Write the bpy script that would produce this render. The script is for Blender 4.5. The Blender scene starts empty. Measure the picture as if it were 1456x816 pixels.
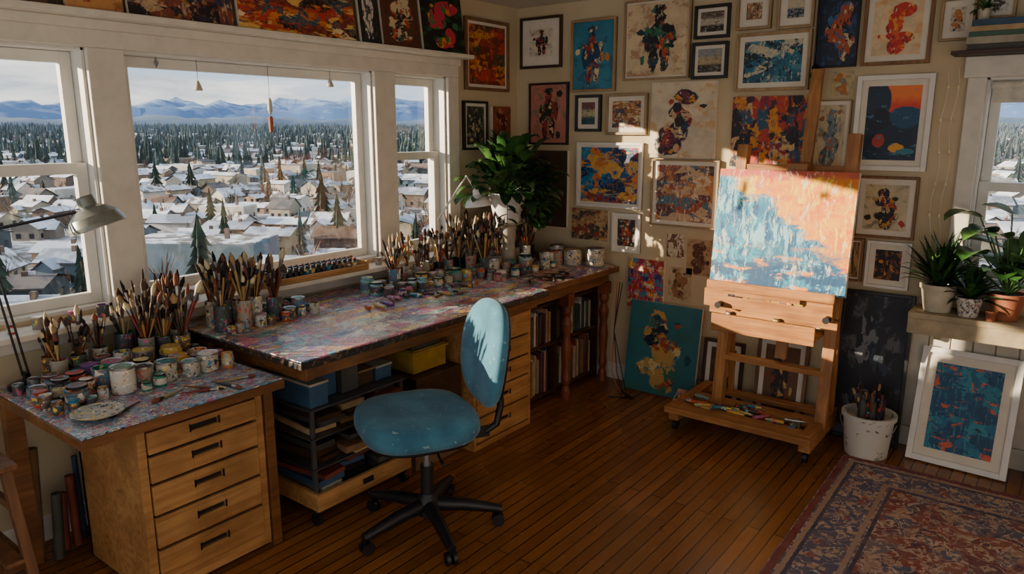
import bpy, math, random
from mathutils import Vector, Matrix, noise
R=random.Random(7)
def hx(h):
    h=h.lstrip('#'); c=[int(h[i:i+2],16)/255 for i in (0,2,4)]
    return tuple(((x+0.055)/1.055)**2.4 if x>0.04045 else x/12.92 for x in c)
def c4(c):
    if isinstance(c,str): c=hx(c)
    return (c[0],c[1],c[2],1)
# ---------- node helpers ----------
def node(nt,t,ins=None,**kw):
    nd=nt.nodes.new(t)
    for k,v in kw.items(): setattr(nd,k,v)
    for k,v in (ins or {}).items():
        s=nd.inputs[k]
        if isinstance(v,bpy.types.NodeSocket): nt.links.new(v,s)
        else: s.default_value=v
    return nd
def mixc(nt,f,a,b,mode='MIX'):
    nd=nt.nodes.new('ShaderNodeMix'); nd.data_type='RGBA'; nd.blend_type=mode
    for i,v in ((0,f),(6,a),(7,b)):
        if isinstance(v,bpy.types.NodeSocket): nt.links.new(v,nd.inputs[i])
        elif i==0: nd.inputs[i].default_value=v
        else: nd.inputs[i].default_value=c4(v)
    return nd.outputs[2]
def mth(nt,op,a,b=0.0):
    return node(nt,'ShaderNodeMath',{0:a,1:b},operation=op).outputs[0]
def step(nt,v,th,s):
    return node(nt,'ShaderNodeMapRange',{0:v,1:th-s,2:th+s}).outputs[0]
def coords(nt,kind='Object',scale=(1,1,1),loc=(0,0,0)):
    tc=nt.nodes.new('ShaderNodeTexCoord')
    return node(nt,'ShaderNodeMapping',{'Vector':tc.outputs[kind],'Scale':scale,'Location':loc}).outputs[0]
def nz(nt,vec,scale,detail=4,rough=.55,dist=0):
    return node(nt,'ShaderNodeTexNoise',{'Vector':vec,'Scale':scale,'Detail':detail,'Roughness':rough,'Distortion':dist}).outputs['Fac']
def newmat(name,col='808080',rough=.6,metal=0,spec=.5):
    m=bpy.data.materials.new(name); m.use_nodes=True
    nt=m.node_tree; b=nt.nodes['Principled BSDF']
    b.inputs['Base Color'].default_value=c4(col); b.inputs['Roughness'].default_value=rough
    b.inputs['Metallic'].default_value=metal; b.inputs['Specular IOR Level'].default_value=spec
    return m,nt,b
def bump(nt,b,h,strength=.3,dist=.01):
    bp=node(nt,'ShaderNodeBump',{'Height':h,'Strength':strength,'Distance':dist})
    nt.links.new(bp.outputs[0],b.inputs['Normal'])
_s={}
def simple(name,col,rough=.6,metal=0,var=.12):
    if name in _s: return _s[name]
    m,nt,b=newmat(name,col,rough,metal)
    v=coords(nt); n=nz(nt,v,14,5)
    c=c4(col); d=tuple(x*(1-var*2.2) for x in c[:3]); l=tuple(min(1,x*(1+var*1.2)) for x in c[:3])
    nt.links.new(mixc(nt,step(nt,n,.5,.18),d,l),b.inputs['Base Color'])
    _s[name]=m; return m
def wood(name,dark,light,axis=1,rough=.5,sc=1.0):
    if name in _s: return _s[name]
    m,nt,b=newmat(name,light,rough)
    s=[16*sc]*3; s[axis]=1.1*sc
    v=coords(nt,scale=tuple(s)); n=nz(nt,v,1.6,6,.6,1.2)
    v2=coords(nt,scale=(2,2,2)); n2=nz(nt,v2,2.2,3)
    col=mixc(nt,step(nt,n,.5,.2),dark,light)
    dk=tuple(x*.55 for x in c4(dark)[:3])
    col=mixc(nt,mth(nt,'MULTIPLY',step(nt,n2,.58,.12),.5),col,dk)
    nt.links.new(col,b.inputs['Base Color']); bump(nt,b,n,.15,.003)
    _s[name]=m; return m
def splat(name,base,cols,rough=.4,th=.62,sc=22,stretch=(1,1,1)):
    if name in _s: return _s[name]
    m,nt,b=newmat(name,base,rough)
    col=c4(base)[:3]
    rr=random.Random(name)
    prev=None
    for i,c in enumerate(cols):
        vv=coords(nt,scale=stretch,loc=(rr.uniform(-30,30),rr.uniform(-30,30),rr.uniform(-30,30)))
        n=nz(nt,vv,sc*rr.uniform(.5,1.6),4,.6,.6)
        prev=mixc(nt,step(nt,n,th+rr.uniform(-.03,.03),.02),prev if prev else col,c)
    nt.links.new(prev,b.inputs['Base Color']); _s[name]=m
    return m
def ramp(nt,fac,pal):
    cr=nt.nodes.new('ShaderNodeValToRGB'); r=cr.color_ramp; r.interpolation='CONSTANT'
    k=len(pal); r.elements[0].position=0; r.elements[0].color=c4(pal[0]); r.elements[1].position=1/k; r.elements[1].color=c4(pal[1%k])
    for i in range(2,k):
        e=r.elements.new(i/k); e.color=c4(pal[i])
    nt.links.new(fac,cr.inputs[0]); return cr.outputs[0]
def art_mat(name,bg,pal,style='abs',seed=0,rough=.5):
    m,nt,b=newmat(name,bg,rough); rr=random.Random(seed*7+1)
    tc=nt.nodes.new('ShaderNodeTexCoord'); uv=tc.outputs['UV']
    so=node(nt,'ShaderNodeVectorMath',{0:uv,1:(rr.uniform(-9,9),rr.uniform(-9,9),seed)},operation='ADD').outputs[0]
    nd=node(nt,'ShaderNodeTexNoise',{'Vector':so,'Scale':rr.choice([3.,5.,9.]),'Detail':6.0,'Roughness':.6})
    off=node(nt,'ShaderNodeVectorMath',{0:nd.outputs['Color'],1:(.5,.5,.5)},operation='SUBTRACT').outputs[0]
    off=node(nt,'ShaderNodeVectorMath',{0:off,'Scale':{'fig':rr.choice([.10,.18]),'sunset':.12}.get(style,rr.choice([.05,.1,.16]))},operation='SCALE').outputs[0]
    duv=node(nt,'ShaderNodeVectorMath',{0:uv,1:off},operation='ADD').outputs[0]
    def nn(sc,st,det=5):
        mp=node(nt,'ShaderNodeMapping',{'Vector':duv,'Scale':st,'Location':(rr.uniform(-20,20),rr.uniform(-20,20),seed*.37)}).outputs[0]
        return nz(nt,mp,sc,det,.65)
    def cells(sc,st,p):
        mp=node(nt,'ShaderNodeMapping',{'Vector':duv,'Scale':st,'Location':(rr.uniform(-20,20),rr.uniform(-20,20),seed*.37),'Rotation':(0,0,rr.uniform(-.5,.5))}).outputs[0]
        vo=node(nt,'ShaderNodeTexVoronoi',{'Vector':mp,'Scale':sc},distance=rr.choice(['EUCLIDEAN','CHEBYCHEV','MANHATTAN']))
        return ramp(nt,node(nt,'ShaderNodeSeparateColor',{0:vo.outputs['Color']}).outputs[0],p)
    def ell(cx,cy,rx,ry,s=.05):
        q=node(nt,'ShaderNodeVectorMath',{0:duv,1:(cx,cy,0)},operation='SUBTRACT').outputs[0]
        q=node(nt,'ShaderNodeVectorMath',{0:q,1:(1/rx,1/ry,0)},operation='MULTIPLY').outputs[0]
        d=node(nt,'ShaderNodeVectorMath',{0:q},operation='LENGTH').outputs['Value']
        return mth(nt,'SUBTRACT',1.0,step(nt,d,.9,s))
    bgc=c4(bg)[:3]
    if style=='fig':
        n=nn(3,(1,1,1)); col=mixc(nt,mth(nt,'MULTIPLY',step(nt,n,.55,.12),.7),bg,tuple(x*.6 for x in bgc))
        col=mixc(nt,mth(nt,'MULTIPLY',step(nt,nn(4,(1,1.6,1)),.57,.04),.55),col,pal[-1])
        mk=None; cx=rr.uniform(.44,.56)
        if rr.random()<.5:
            L=[(cx,.80,.10,.09),(cx,.56,.19,.2),(cx-.09,.26,.09,.24),(cx+.1,.25,.09,.22),(cx-.2,.5,.07,.2),(cx+.21,.55,.07,.18),(cx,.9,.14,.05)]
        else: L=[(cx+rr.uniform(-.16,.16),.18+.15*i+rr.uniform(-.04,.04),rr.uniform(.14,.32),rr.uniform(.09,.18)) for i in range(5)]
        for q in L:
            e=ell(*q); mk=e if mk is None else mth(nt,'MAXIMUM',mk,e)
        inner=cells(rr.uniform(7,12),(1,1,1),[pal[0]]+pal+[pal[0]])
        inner=mixc(nt,step(nt,nn(9,(1.5,.8,1)),.6,.02),inner,bg)
        col=mixc(nt,mk,col,inner)
        for i in range(5):
            col=mixc(nt,ell(rr.uniform(.1,.9),rr.uniform(.08,.92),rr.uniform(.03,.1),rr.uniform(.02,.08)),col,rr.choice(pal))
        col=mixc(nt,mth(nt,'MULTIPLY',mk,step(nt,nn(14,(.6,2,1)),.57,.015)),col,pal[0])
    elif style=='land':
        sp=node(nt,'ShaderNodeSeparateXYZ',{0:duv}).outputs[1]
        cur=c4(pal[0])[:3]; k=len(pal)
        for i in range(1,k): cur=mixc(nt,step(nt,sp,i/k,.05),cur,pal[i])
        col=mixc(nt,mth(nt,'MULTIPLY',step(nt,nn(5,(1,2.5,1)),.56,.03),.8),cur,bg)
        col=mixc(nt,step(nt,nn(5,(1,2,1)),.6,.02),col,pal[rr.randrange(k)])
        col=mixc(nt,step(nt,nn(6,(2.4,1,1)),.62,.02),col,pal[rr.randrange(k)])
    elif style=='nocturne':
        sp=node(nt,'ShaderNodeSeparateXYZ',{0:duv}).outputs[1]
        col=mixc(nt,step(nt,sp,.62,.02),'182c40',mixc(nt,step(nt,sp,.80,.06),'d8402a','f07c34'))
        col=mixc(nt,ell(.20,.80,.28,.3,.03),col,'183048')
        col=mixc(nt,ell(.25,.55,.30,.17),col,'101c2c');col=mixc(nt,ell(.75,.58,.34,.16),col,'1c4a68')
        col=mixc(nt,ell(.5,.28,.5,.18),col,'16263c');col=mixc(nt,ell(.28,.26,.13,.1),col,'a83c24')
        col=mixc(nt,ell(.62,.17,.16,.07),col,'e0a030');col=mixc(nt,ell(.8,.12,.2,.05),col,'30788c')
        col=mixc(nt,step(nt,nn(8,(.6,2.2,1)),.63,.02),col,'4c7c98')
    elif style=='sunset':
        sp=node(nt,'ShaderNodeSeparateXYZ',{0:duv})
        g_=mth(nt,'ADD',mth(nt,'MULTIPLY',sp.outputs[0],.62),mth(nt,'MULTIPLY',sp.outputs[1],.62))
        n1=nn(3,(1,1,1)); n2=nn(7,(2.6,.55,1),6); n3=nn(9,(3.2,.5,1),6); n4=nn(5,(.8,1.8,1),5); n5=nn(8,(1.5,.9,1),5)
        col=mixc(nt,step(nt,n1,.5,.12),'0e6c94','3098b4')
        col=mixc(nt,step(nt,n2,.53,.03),col,'8cc4ce')
        col=mixc(nt,step(nt,n3,.56,.025),col,'08507c')
        gg=mth(nt,'ADD',g_,mth(nt,'MULTIPLY',mth(nt,'SUBTRACT',n1,.5),.35))
        gg=mth(nt,'ADD',gg,mth(nt,'MULTIPLY',mth(nt,'SUBTRACT',n4,.5),.6))
        warm=mixc(nt,step(nt,n4,.5,.1),'e87812','f2a81c')
        warm=mixc(nt,step(nt,n5,.6,.04),warm,'e05414')
        warm=mixc(nt,step(nt,n3,.57,.03),warm,'f8cc40')
        col=mixc(nt,step(nt,gg,.70,.04),col,warm)
        col=mixc(nt,step(nt,mth(nt,'ADD',sp.outputs[1],mth(nt,'MULTIPLY',n4,.25)),1.08,.02),col,'c8583c')
        low=mth(nt,'SUBTRACT',1.0,step(nt,sp.outputs[1],.3,.12))
        col=mixc(nt,mth(nt,'MULTIPLY',step(nt,nn(5,(.6,2.0,1)),.52,.03),low),col,'0c4870')
        col=mixc(nt,mth(nt,'MULTIPLY',step(nt,nn(6,(.6,2.4,1)),.59,.03),low),col,'e88c20')
        col=mixc(nt,mth(nt,'MULTIPLY',step(nt,nn(10,(2.8,.6,1),6),.6,.02),.8),col,'dcd4bc')
        bump(nt,b,n2,.5,.004)
    else:
        s0=rr.uniform(2.6,6.5)
        col=cells(s0,rr.choice([(1,1,1),(1.8,.8,1),(.8,1.9,1)]),[bg]+pal)
        col=mixc(nt,step(nt,nn(3,(1,1,1)),.56,.02),col,cells(s0*2.1,(1,1,1),pal+[bg]))
        for i,c in enumerate(pal[:4]):
            st=rr.choice([(1,1,1),(2.4,.7,1),(.7,2.6,1),(3,1,1)])
            col=mixc(nt,step(nt,nn(rr.uniform(3,9),st),rr.uniform(.585,.62),.015+.02*rr.random()),col,c)
        n=nn(16,(2.5,.8,1),6); col=mixc(nt,mth(nt,'MULTIPLY',step(nt,n,.55,.08),.35),col,bg)
        col=mixc(nt,step(nt,nn(7,(.8,2.4,1)),.66,.01),col,'16161e')
        bump(nt,b,n,.3,.003)
    nt.links.new(col,b.inputs['Base Color'])
    return m
# ---------- mesh builder ----------
class MB:
    def __init__(s): s.v=[];s.f=[];s.mi=[];s.sm=[];s.uv=[];s.mats=[];s.M=Matrix.Identity(4)
    def add(s,vs,fs,mat,smooth=False,uvs=None):
        o=len(s.v); M=s.M
        s.v.extend([tuple(M@Vector(p)) for p in vs])
        if mat not in s.mats: s.mats.append(mat)
        i=s.mats.index(mat)
        for k,f in enumerate(fs):
            s.f.append([o+j for j in f]); s.mi.append(i); s.sm.append(smooth)
            s.uv.append(uvs[k] if uvs else None)
    def box(s,x0,x1,y0,y1,z0,z1,mat):
        if x0>x1:x0,x1=x1,x0
        if y0>y1:y0,y1=y1,y0
        if z0>z1:z0,z1=z1,z0
        v=[(x0,y0,z0),(x1,y0,z0),(x1,y1,z0),(x0,y1,z0),(x0,y0,z1),(x1,y0,z1),(x1,y1,z1),(x0,y1,z1)]
        s.add(v,[(0,3,2,1),(4,5,6,7),(0,1,5,4),(1,2,6,5),(2,3,7,6),(3,0,4,7)],mat)
    def beam(s,p,q,w,d,mat,up=(0,0,1)):
        p=Vector(p);q=Vector(q);z=(q-p).normalized();u=Vector(up)
        if abs(z.dot(u))>.95:u=Vector((0,1,0))
        x=u.cross(z).normalized();y=z.cross(x)
        vs=[]
        for c in (p,q):
            for a,b in((-1,-1),(1,-1),(1,1),(-1,1)): vs.append(c+x*a*w/2+y*b*d/2)
        s.add(vs,[(0,3,2,1),(4,5,6,7),(0,1,5,4),(1,2,6,5),(2,3,7,6),(3,0,4,7)],mat)
    def lathe(s,c,prof,mat,n=16,smooth=True,M=None):
        vs=[];c=Vector(c)
        for r,z in prof:
            for i in range(n):
                a=2*math.pi*i/n; p=Vector((r*math.cos(a),r*math.sin(a),z))
                if M: p=M@p
                vs.append(c+p)
        mats=mat if isinstance(mat,list) else [mat]*(len(prof)-1)
        for k in range(len(prof)-1):
            fs=[(i,(i+1)%n,n+(i+1)%n,n+i) for i in range(n)]
            s.add(vs[k*n:(k+2)*n],fs,mats[k],smooth)
        if prof[0][0]>1e-3: s.add(vs[:n],[tuple(range(n))[::-1]],mats[0])
        if prof[-1][0]>1e-3: s.add(vs[-n:],[tuple(range(n))],mats[-1])
    def tube(s,pts,r,mat,n=8):
        pts=[Vector(p) for p in pts]
        rs=r if isinstance(r,(list,tuple)) else [r]*len(pts)
        vs=[];ref=None
        for k,p in enumerate(pts):
            a=pts[max(k-1,0)];b=pts[min(k+1,len(pts)-1)];t=(b-a)
            t=t.normalized() if t.length>0 else Vector((0,0,1))
            if ref is None or abs(ref.dot(t))>.98: ref=Vector((1,0,0)) if abs(t.x)<.8 else Vector((0,1,0))
            x=(ref-t*ref.dot(t)).normalized();y=t.cross(x);ref=x
            for i in range(n):
                an=2*math.pi*i/n; vs.append(p+(x*math.cos(an)+y*math.sin(an))*rs[k])
        fs=[(k*n+i,k*n+(i+1)%n,(k+1)*n+(i+1)%n,(k+1)*n+i) for k in range(len(pts)-1) for i in range(n)]
        s.add(vs,fs,mat,True)
        s.add(vs[:n],[tuple(range(n))[::-1]],mat);s.add(vs[-n:],[tuple(range(n))],mat)
    def sell(s,rings,mat,a,b,n=36,e=2.6,c=(0,0,0),bow=0):
        vs=[]
        for sc,z in rings:
            for i in range(n):
                t=2*math.pi*i/n;ct,st=math.cos(t),math.sin(t)
                x=a*sc*math.copysign(abs(ct)**(2/e),ct);y=b*sc*math.copysign(abs(st)**(2/e),st)
                vs.append((c[0]+x,c[1]+y,c[2]+z+bow*(y/b)**2))
        fs=[(k*n+i,k*n+(i+1)%n,(k+1)*n+(i+1)%n,(k+1)*n+i) for k in range(len(rings)-1) for i in range(n)]
        fs.append(tuple(range(n))[::-1]);fs.append(tuple(range((len(rings)-1)*n,len(rings)*n)))
        s.add(vs,fs,mat,True)
    def leaf(s,base,d,L,W,mat,droop=.4,seg=6,lim=-.012):
        base=Vector(base);d=Vector(d).normalized()
        side=d.cross(Vector((0,0,1)))
        if side.length<.05: side=Vector((1,0,0))
        side.normalize();vs=[];p=base.copy()
        for k in range(seg+1):
            t=k/seg;w=W*math.sin(math.pi*min(1,t*.92+.06))**.8*.5*(1 if t<1 else .05)
            dd=(d+Vector((0,0,-droop*2*t*t))).normalized();up=side.cross(dd)
            vs+= [p-side*w+up*w*.35,p.copy(),p+side*w+up*w*.35]; p=p+dd*(L/seg)
        for q in vs:
            if q.y>lim: q.y=lim
            if q.x<.02: q.x=.02
        fs=[]
        for k in range(seg):
            o=k*3;fs+=[(o,o+1,o+4,o+3),(o+1,o+2,o+5,o+4)]
        s.add(vs,fs,mat,True)
    def quaduv(s,ps,mat): s.add(ps,[(0,1,2,3)],mat,False,[[(0,0),(1,0),(1,1),(0,1)]])
    def obj(s,name,bevel=0):
        me=bpy.data.meshes.new(name);me.from_pydata(s.v,[],s.f)
        for m in s.mats: me.materials.append(m)
        me.polygons.foreach_set('material_index',s.mi);me.polygons.foreach_set('use_smooth',s.sm)
        if any(u for u in s.uv):
            ul=me.uv_layers.new(name='UVMap')
            for poly,u in zip(me.polygons,s.uv):
                if u:
                    for li,c in zip(poly.loop_indices,u): ul.data[li].uv=c
        me.update()
        o=bpy.data.objects.new(name,me);bpy.context.scene.collection.objects.link(o)
        if bevel:
            b=o.modifiers.new('bevel','BEVEL');b.width=bevel;b.segments=2;b.limit_method='ANGLE';b.angle_limit=math.radians(50)
        return o
def T(x,y,z,rz=0,rx=0,ry=0):
    return Matrix.Translation((x,y,z))@Matrix.Rotation(rz,4,'Z')@Matrix.Rotation(ry,4,'Y')@Matrix.Rotation(rx,4,'X')
# ---------- common materials ----------
PAL=['c0392b','e08a2b','2b7fa3','e9dfc8','2c2f3a','e7c04a','3f8f6b','c9587c','6fb6c4','7a3d2a']
PINE=wood('pine_drawers','966434','ca985c',1,.45)
PINEX=wood('pine_x','966434','ca985c',0,.45)
OAK=wood('oak_edge','5a3518','905e30',1,.45)
EAS=wood('easel_wood','8c5628','c2884a',2,.45)
EASX=wood('easel_wood_x','8c5628','c2884a',0,.45)
DARKW=wood('dark_wood','2e1c10','54341c',0,.5)
WHITE=simple('white_trim','dcd4c4',.45,var=.04)
SASH=simple('white_sash','e0dcd2',.4,var=.03)
BLACK=simple('black_plastic','1a1a1d',.45)
DKM=simple('dark_metal','2b2b2e',.35,.7)
STEEL=simple('steel','a5a5a5',.3,.9,.05)
PAPER=simple('paper_mat','dfd6c4',.8,var=.03)
def wallmat():
    m,nt,b=newmat('wall_plaster','cfc0a2',.85)
    v=coords(nt); n=nz(nt,v,2.2,5);n2=nz(nt,v,60,3)
    nt.links.new(mixc(nt,step(nt,n,.5,.2),'beaa86','d0bf9c'),b.inputs['Base Color']);bump(nt,b,n2,.12,.004);return m
WALL=wallmat()
def floormat():
    m,nt,b=newmat('floor_boards','6b3f1f',.3)
    tc=nt.nodes.new('ShaderNodeTexCoord')
    mp=node(nt,'ShaderNodeMapping',{'Vector':tc.outputs['Object'],'Rotation':(0,0,math.radians(90))}).outputs[0]
    br=node(nt,'ShaderNodeTexBrick',{'Vector':mp,'Color1':c4('84501f'),'Color2':c4('aa6e36'),'Mortar':c4('160a04'),'Scale':1.0,'Mortar Size':.003,'Mortar Smooth':.2,'Bias':-.1,'Brick Width':2.2,'Row Height':.058},offset=.37)
    v=coords(nt,scale=(30,1.6,1));n=nz(nt,v,1.5,6,.6,.8)
    v2=coords(nt);n2=nz(nt,v2,1.7,4)
    c=mixc(nt,mth(nt,'MULTIPLY',step(nt,n,.5,.2),.35),br.outputs[0],'5c3414')
    c=mixc(nt,mth(nt,'MULTIPLY',step(nt,n2,.58,.12),.3),c,'4c2b10')
    nt.links.new(c,b.inputs['Base Color'])
    nt.links.new(node(nt,'ShaderNodeMapRange',{0:n2,3:.2,4:.34}).outputs[0],b.inputs['Roughness'])
    bump(nt,b,br.outputs['Fac'],-.35,.003);return m
FLOOR=floormat()
# ---------- room shell ----------
def wallpieces(name,axis,at,thick,span,zr,holes,mat):
    mb=MB()
    def bx(a0,a1,z0,z1):
        if a1-a0<1e-4 or z1-z0<1e-4:return
        if axis=='x': mb.box(at,at+thick,a0,a1,z0,z1,mat)
        else: mb.box(a0,a1,at,at+thick,z0,z1,mat)
    cur=span[0]
    for a0,a1,z0,z1 in sorted(holes):
        bx(cur,a0,zr[0],zr[1]);bx(a0,a1,zr[0],z0);bx(a0,a1,z1,zr[1]);cur=a1
    bx(cur,span[1],zr[0],zr[1]);return mb.obj(name)
CZ=2.53
H1=(-3.86,-2.93,.95,2.03);H2=(-2.78,-1.38,.95,2.03);H3=(-1.22,-.76,.95,2.03)
wallpieces('wall_window_side','x',-.16,.16,(-6.2,0),(0,CZ),[H1,H2,H3],WALL)
H4=(2.87,3.75,.95,1.95)
wallpieces('wall_back','y',0,.16,(-.16,5.1),(0,CZ),[H4],WALL)
H5=(-5.4,-2.3,.5,2.35)  # unseen opening added in the right wall to let in fill light
wallpieces('wall_right','x',5.0,.1,(-6.2,0),(0,CZ),[H5],WALL)
wallpieces('added_wall_front','y',-6.3,.1,(-.16,5.1),(0,CZ),[(.3,4.8,.3,2.42)],WALL)  # unseen wall added to cut the fill, its opening sized to tune it
mb=MB();mb.box(-.16,5.1,-6.3,.16,-.1,0,FLOOR);mb.obj('floor')
mb=MB();mb.box(-.16,5.1,-6.3,.16,CZ,CZ+.1,simple('ceiling_paint','cfc8b8',.9,var=.03));mb.obj('ceiling')
mb=MB()
mb.box(0.002,.03,-4.0,-.66,2.03,2.14,WHITE);mb.box(0.002,.14,-4.05,-.63,2.14,2.165,WHITE);mb.box(0.002,.05,-4.0,-.66,2.10,2.14,WHITE)
for a,b in((-2.93,-2.78),(-1.38,-1.22),(-.76,-.66),(-3.98,-3.86)):mb.box(0.002,.028,a,b,.93,2.03,WHITE)
mb.box(0.002,.16,-4.0,-.62,.905,.93,WHITE);mb.box(0.002,.025,-4.0,-.66,.83,.905,WHITE)
mb.obj('trim_1',.004)
mb=MB()
mb.box(2.79,2.87,-.028,-.002,.945,1.95,WHITE);mb.box(3.75,3.84,-.028,-.002,.945,1.95,WHITE);mb.box(2.77,3.86,-.03,-.002,1.95,2.05,WHITE)
mb.box(2.76,3.87,-.06,-.002,.915,.945,WHITE)
mb.obj('trim_2',.004)
mb=MB();mb.box(.02,5.0,-.018,-.002,0,.11,WHITE);mb.obj('baseboard_back',.004)
mb=MB();mb.box(.002,.018,-6.2,-.02,0,.11,WHITE);mb.obj('baseboard_window_side',.004)
mb=MB();x=2.66
while x<4.9:
    mb.box(x,x+.095,-.014,-.002,.112,.66,simple('beadboard','cfc5b2',.6,var=.05));x+=.1
mb.obj('wainscot_panelling',.003)
gm=bpy.data.materials.new('window_glass');gm.use_nodes=True;nt=gm.node_tree
nt.nodes.remove(nt.nodes['Principled BSDF'])
tr=node(nt,'ShaderNodeBsdfTransparent',{0:(.97,.98,.98,1)});gl=node(nt,'ShaderNodeBsdfGlossy',{'Roughness':.02})
mx=node(nt,'ShaderNodeMixShader',{0:.03,1:tr.outputs[0],2:gl.outputs[0]})
nt.links.new(mx.outputs[0],nt.nodes['Material Output'].inputs[0])
def win(name,a0,a1,z0,z1,axis,hung=True):
    mb=MB();t=.045
    def bx(p0,p1,d0,d1,q0,q1,mat):
        if axis=='x': mb.box(d0,d1,p0,p1,q0,q1,mat)
        else: mb.box(p0,p1,-d1,-d0,q0,q1,mat)
    J=-.155
    bx(a0,a0+.012,J,0,z0,z1,SASH);bx(a1-.012,a1,J,0,z0,z1,SASH);bx(a0,a1,J,0,z1-.012,z1,SASH);bx(a0,a1,J,0,z0,z0+.015,SASH)
    def sash(q0,q1,d):
        b0,b1=a0+.014,a1-.014
        bx(b0,b0+t,d,d+.035,q0,q1,SASH);bx(b1-t,b1,d,d+.035,q0,q1,SASH)
        bx(b0+t,b1-t,d,d+.035,q0,q0+t,SASH);bx(b0+t,b1-t,d,d+.035,q1-t,q1,SASH)
        bx(b0+t,b1-t,d+.016,d+.018,q0+t,q1-t,gm)
    if hung:
        zm=1.54 if axis=='x' else 1.42
        sash(zm-.02,z1-.014,-.13);sash(z0+.016,zm+.025,-.09)
    else: sash(z0+.016,z1-.014,-.11)
    return mb.obj(name,.003)
win('window_1',*H1,'x');win('window_2',*H2,'x',False);win('window_3',*H3,'x');win('window_4',*H4,'y')
mb=MB()
for k in range(4): 
    y=H5[0]+(H5[1]-H5[0])*k/3;mb.box(5.02,5.08,y-.03,y+.03,H5[2],H5[3],SASH)
mb.box(5.02,5.08,H5[0],H5[1],H5[2],H5[2]+.05,SASH);mb.box(5.02,5.08,H5[0],H5[1],H5[3]-.05,H5[3],SASH);mb.obj('added_fill_window_right')  # frame of the unseen opening added for side fill
mb=MB()
for k in range(4):
    x=.3+4.5*k/3;mb.box(x-.03,x+.03,-6.28,-6.22,.3,2.42,SASH)
mb.box(.3,4.8,-6.28,-6.22,.3,.35,SASH);mb.box(.3,4.8,-6.28,-6.22,2.37,2.42,SASH);mb.obj('added_fill_window_front')  # frame of the added fill opening behind the camera
mb=MB();mb.lathe((2.89,.03,1.915),[(.018,0),(.018,.84)],simple('shade_cloth','d8d2c2',.9),12,M=Matrix.Rotation(math.radians(90),4,'Y'));mb.box(2.9,3.72,.028,.031,1.83,1.915,simple('shade_cloth','d8d2c2',.9));mb.obj('roller_shade')
# ---------- outside ----------
def hazed(nt,col,b,amt=.75):  # distance haze put into the base colour as a blue-grey tint
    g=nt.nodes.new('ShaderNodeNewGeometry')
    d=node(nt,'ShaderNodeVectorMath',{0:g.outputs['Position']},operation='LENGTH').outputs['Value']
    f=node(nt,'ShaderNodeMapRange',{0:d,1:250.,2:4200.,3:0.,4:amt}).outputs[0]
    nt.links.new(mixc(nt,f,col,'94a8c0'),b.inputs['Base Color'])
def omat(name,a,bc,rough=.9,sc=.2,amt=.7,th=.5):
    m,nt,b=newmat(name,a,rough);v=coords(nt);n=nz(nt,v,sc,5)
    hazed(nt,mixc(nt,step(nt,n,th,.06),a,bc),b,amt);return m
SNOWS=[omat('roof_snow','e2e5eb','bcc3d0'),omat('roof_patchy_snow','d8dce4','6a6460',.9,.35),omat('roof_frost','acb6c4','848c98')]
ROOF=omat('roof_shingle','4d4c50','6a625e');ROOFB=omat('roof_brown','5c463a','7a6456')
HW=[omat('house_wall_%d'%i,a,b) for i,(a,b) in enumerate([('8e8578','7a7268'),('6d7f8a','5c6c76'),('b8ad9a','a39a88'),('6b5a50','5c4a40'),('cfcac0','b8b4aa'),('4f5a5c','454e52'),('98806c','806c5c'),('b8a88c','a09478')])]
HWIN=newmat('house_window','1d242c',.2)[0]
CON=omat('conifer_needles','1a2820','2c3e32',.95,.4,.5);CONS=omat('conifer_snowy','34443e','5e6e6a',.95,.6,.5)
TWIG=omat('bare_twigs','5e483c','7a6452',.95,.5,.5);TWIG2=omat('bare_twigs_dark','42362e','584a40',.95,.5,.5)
def gz(x,y):
    r=math.hypot(x,y);t=min(1,max(0,(r-450)/2600));s=t*t*(3-2*t)
    return -27+28*s+6*noise.noise(Vector((x/260,y/260,1)))*min(1,r/400)
mb=MB()
gmt,nt,b=newmat('snowy_ground','cfd4dc',.95)
v=coords(nt);n=nz(nt,v,.035,6,.65);n2=nz(nt,v,.4,5)
c=mixc(nt,step(nt,n,.5,.06),'c4cad4','665f56');c=mixc(nt,mth(nt,'MULTIPLY',step(nt,n2,.5,.05),.7),c,'6c6256')
mp=node(nt,'ShaderNodeMapping',{'Vector':v,'Rotation':(0,0,.5)}).outputs[0]
br=node(nt,'ShaderNodeTexBrick',{'Vector':mp,'Color1':(0,0,0,1),'Color2':(0,0,0,1),'Mortar':(1,1,1,1),'Scale':1.,'Mortar Size':4.5,'Brick Width':160.,'Row Height':66.},offset=0)
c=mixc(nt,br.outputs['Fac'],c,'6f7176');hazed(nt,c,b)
rs=[8,40,80,130,200,300,420,560,720,900,1150,1450,1800,2200,2700,3300,4200,5500,7500]
A0,A1,NA=math.radians(40),math.radians(240),90
vs=[];fs=[]
for r in rs:
    for k in range(NA+1):
        a=A0+(A1-A0)*k/NA;x,y=r*math.cos(a),r*math.sin(a);vs.append((x,y,gz(x,y)))
for i in range(len(rs)-1):
    for k in range(NA):
        o=i*(NA+1)+k;fs.append((o,o+1,o+NA+2,o+NA+1))
mb.add(vs,fs,gmt,True);mb.obj('snowy_ground')
hb=MB();tb=MB()
HA0,HA1=math.radians(78),math.radians(196)
ROT=.5
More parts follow.
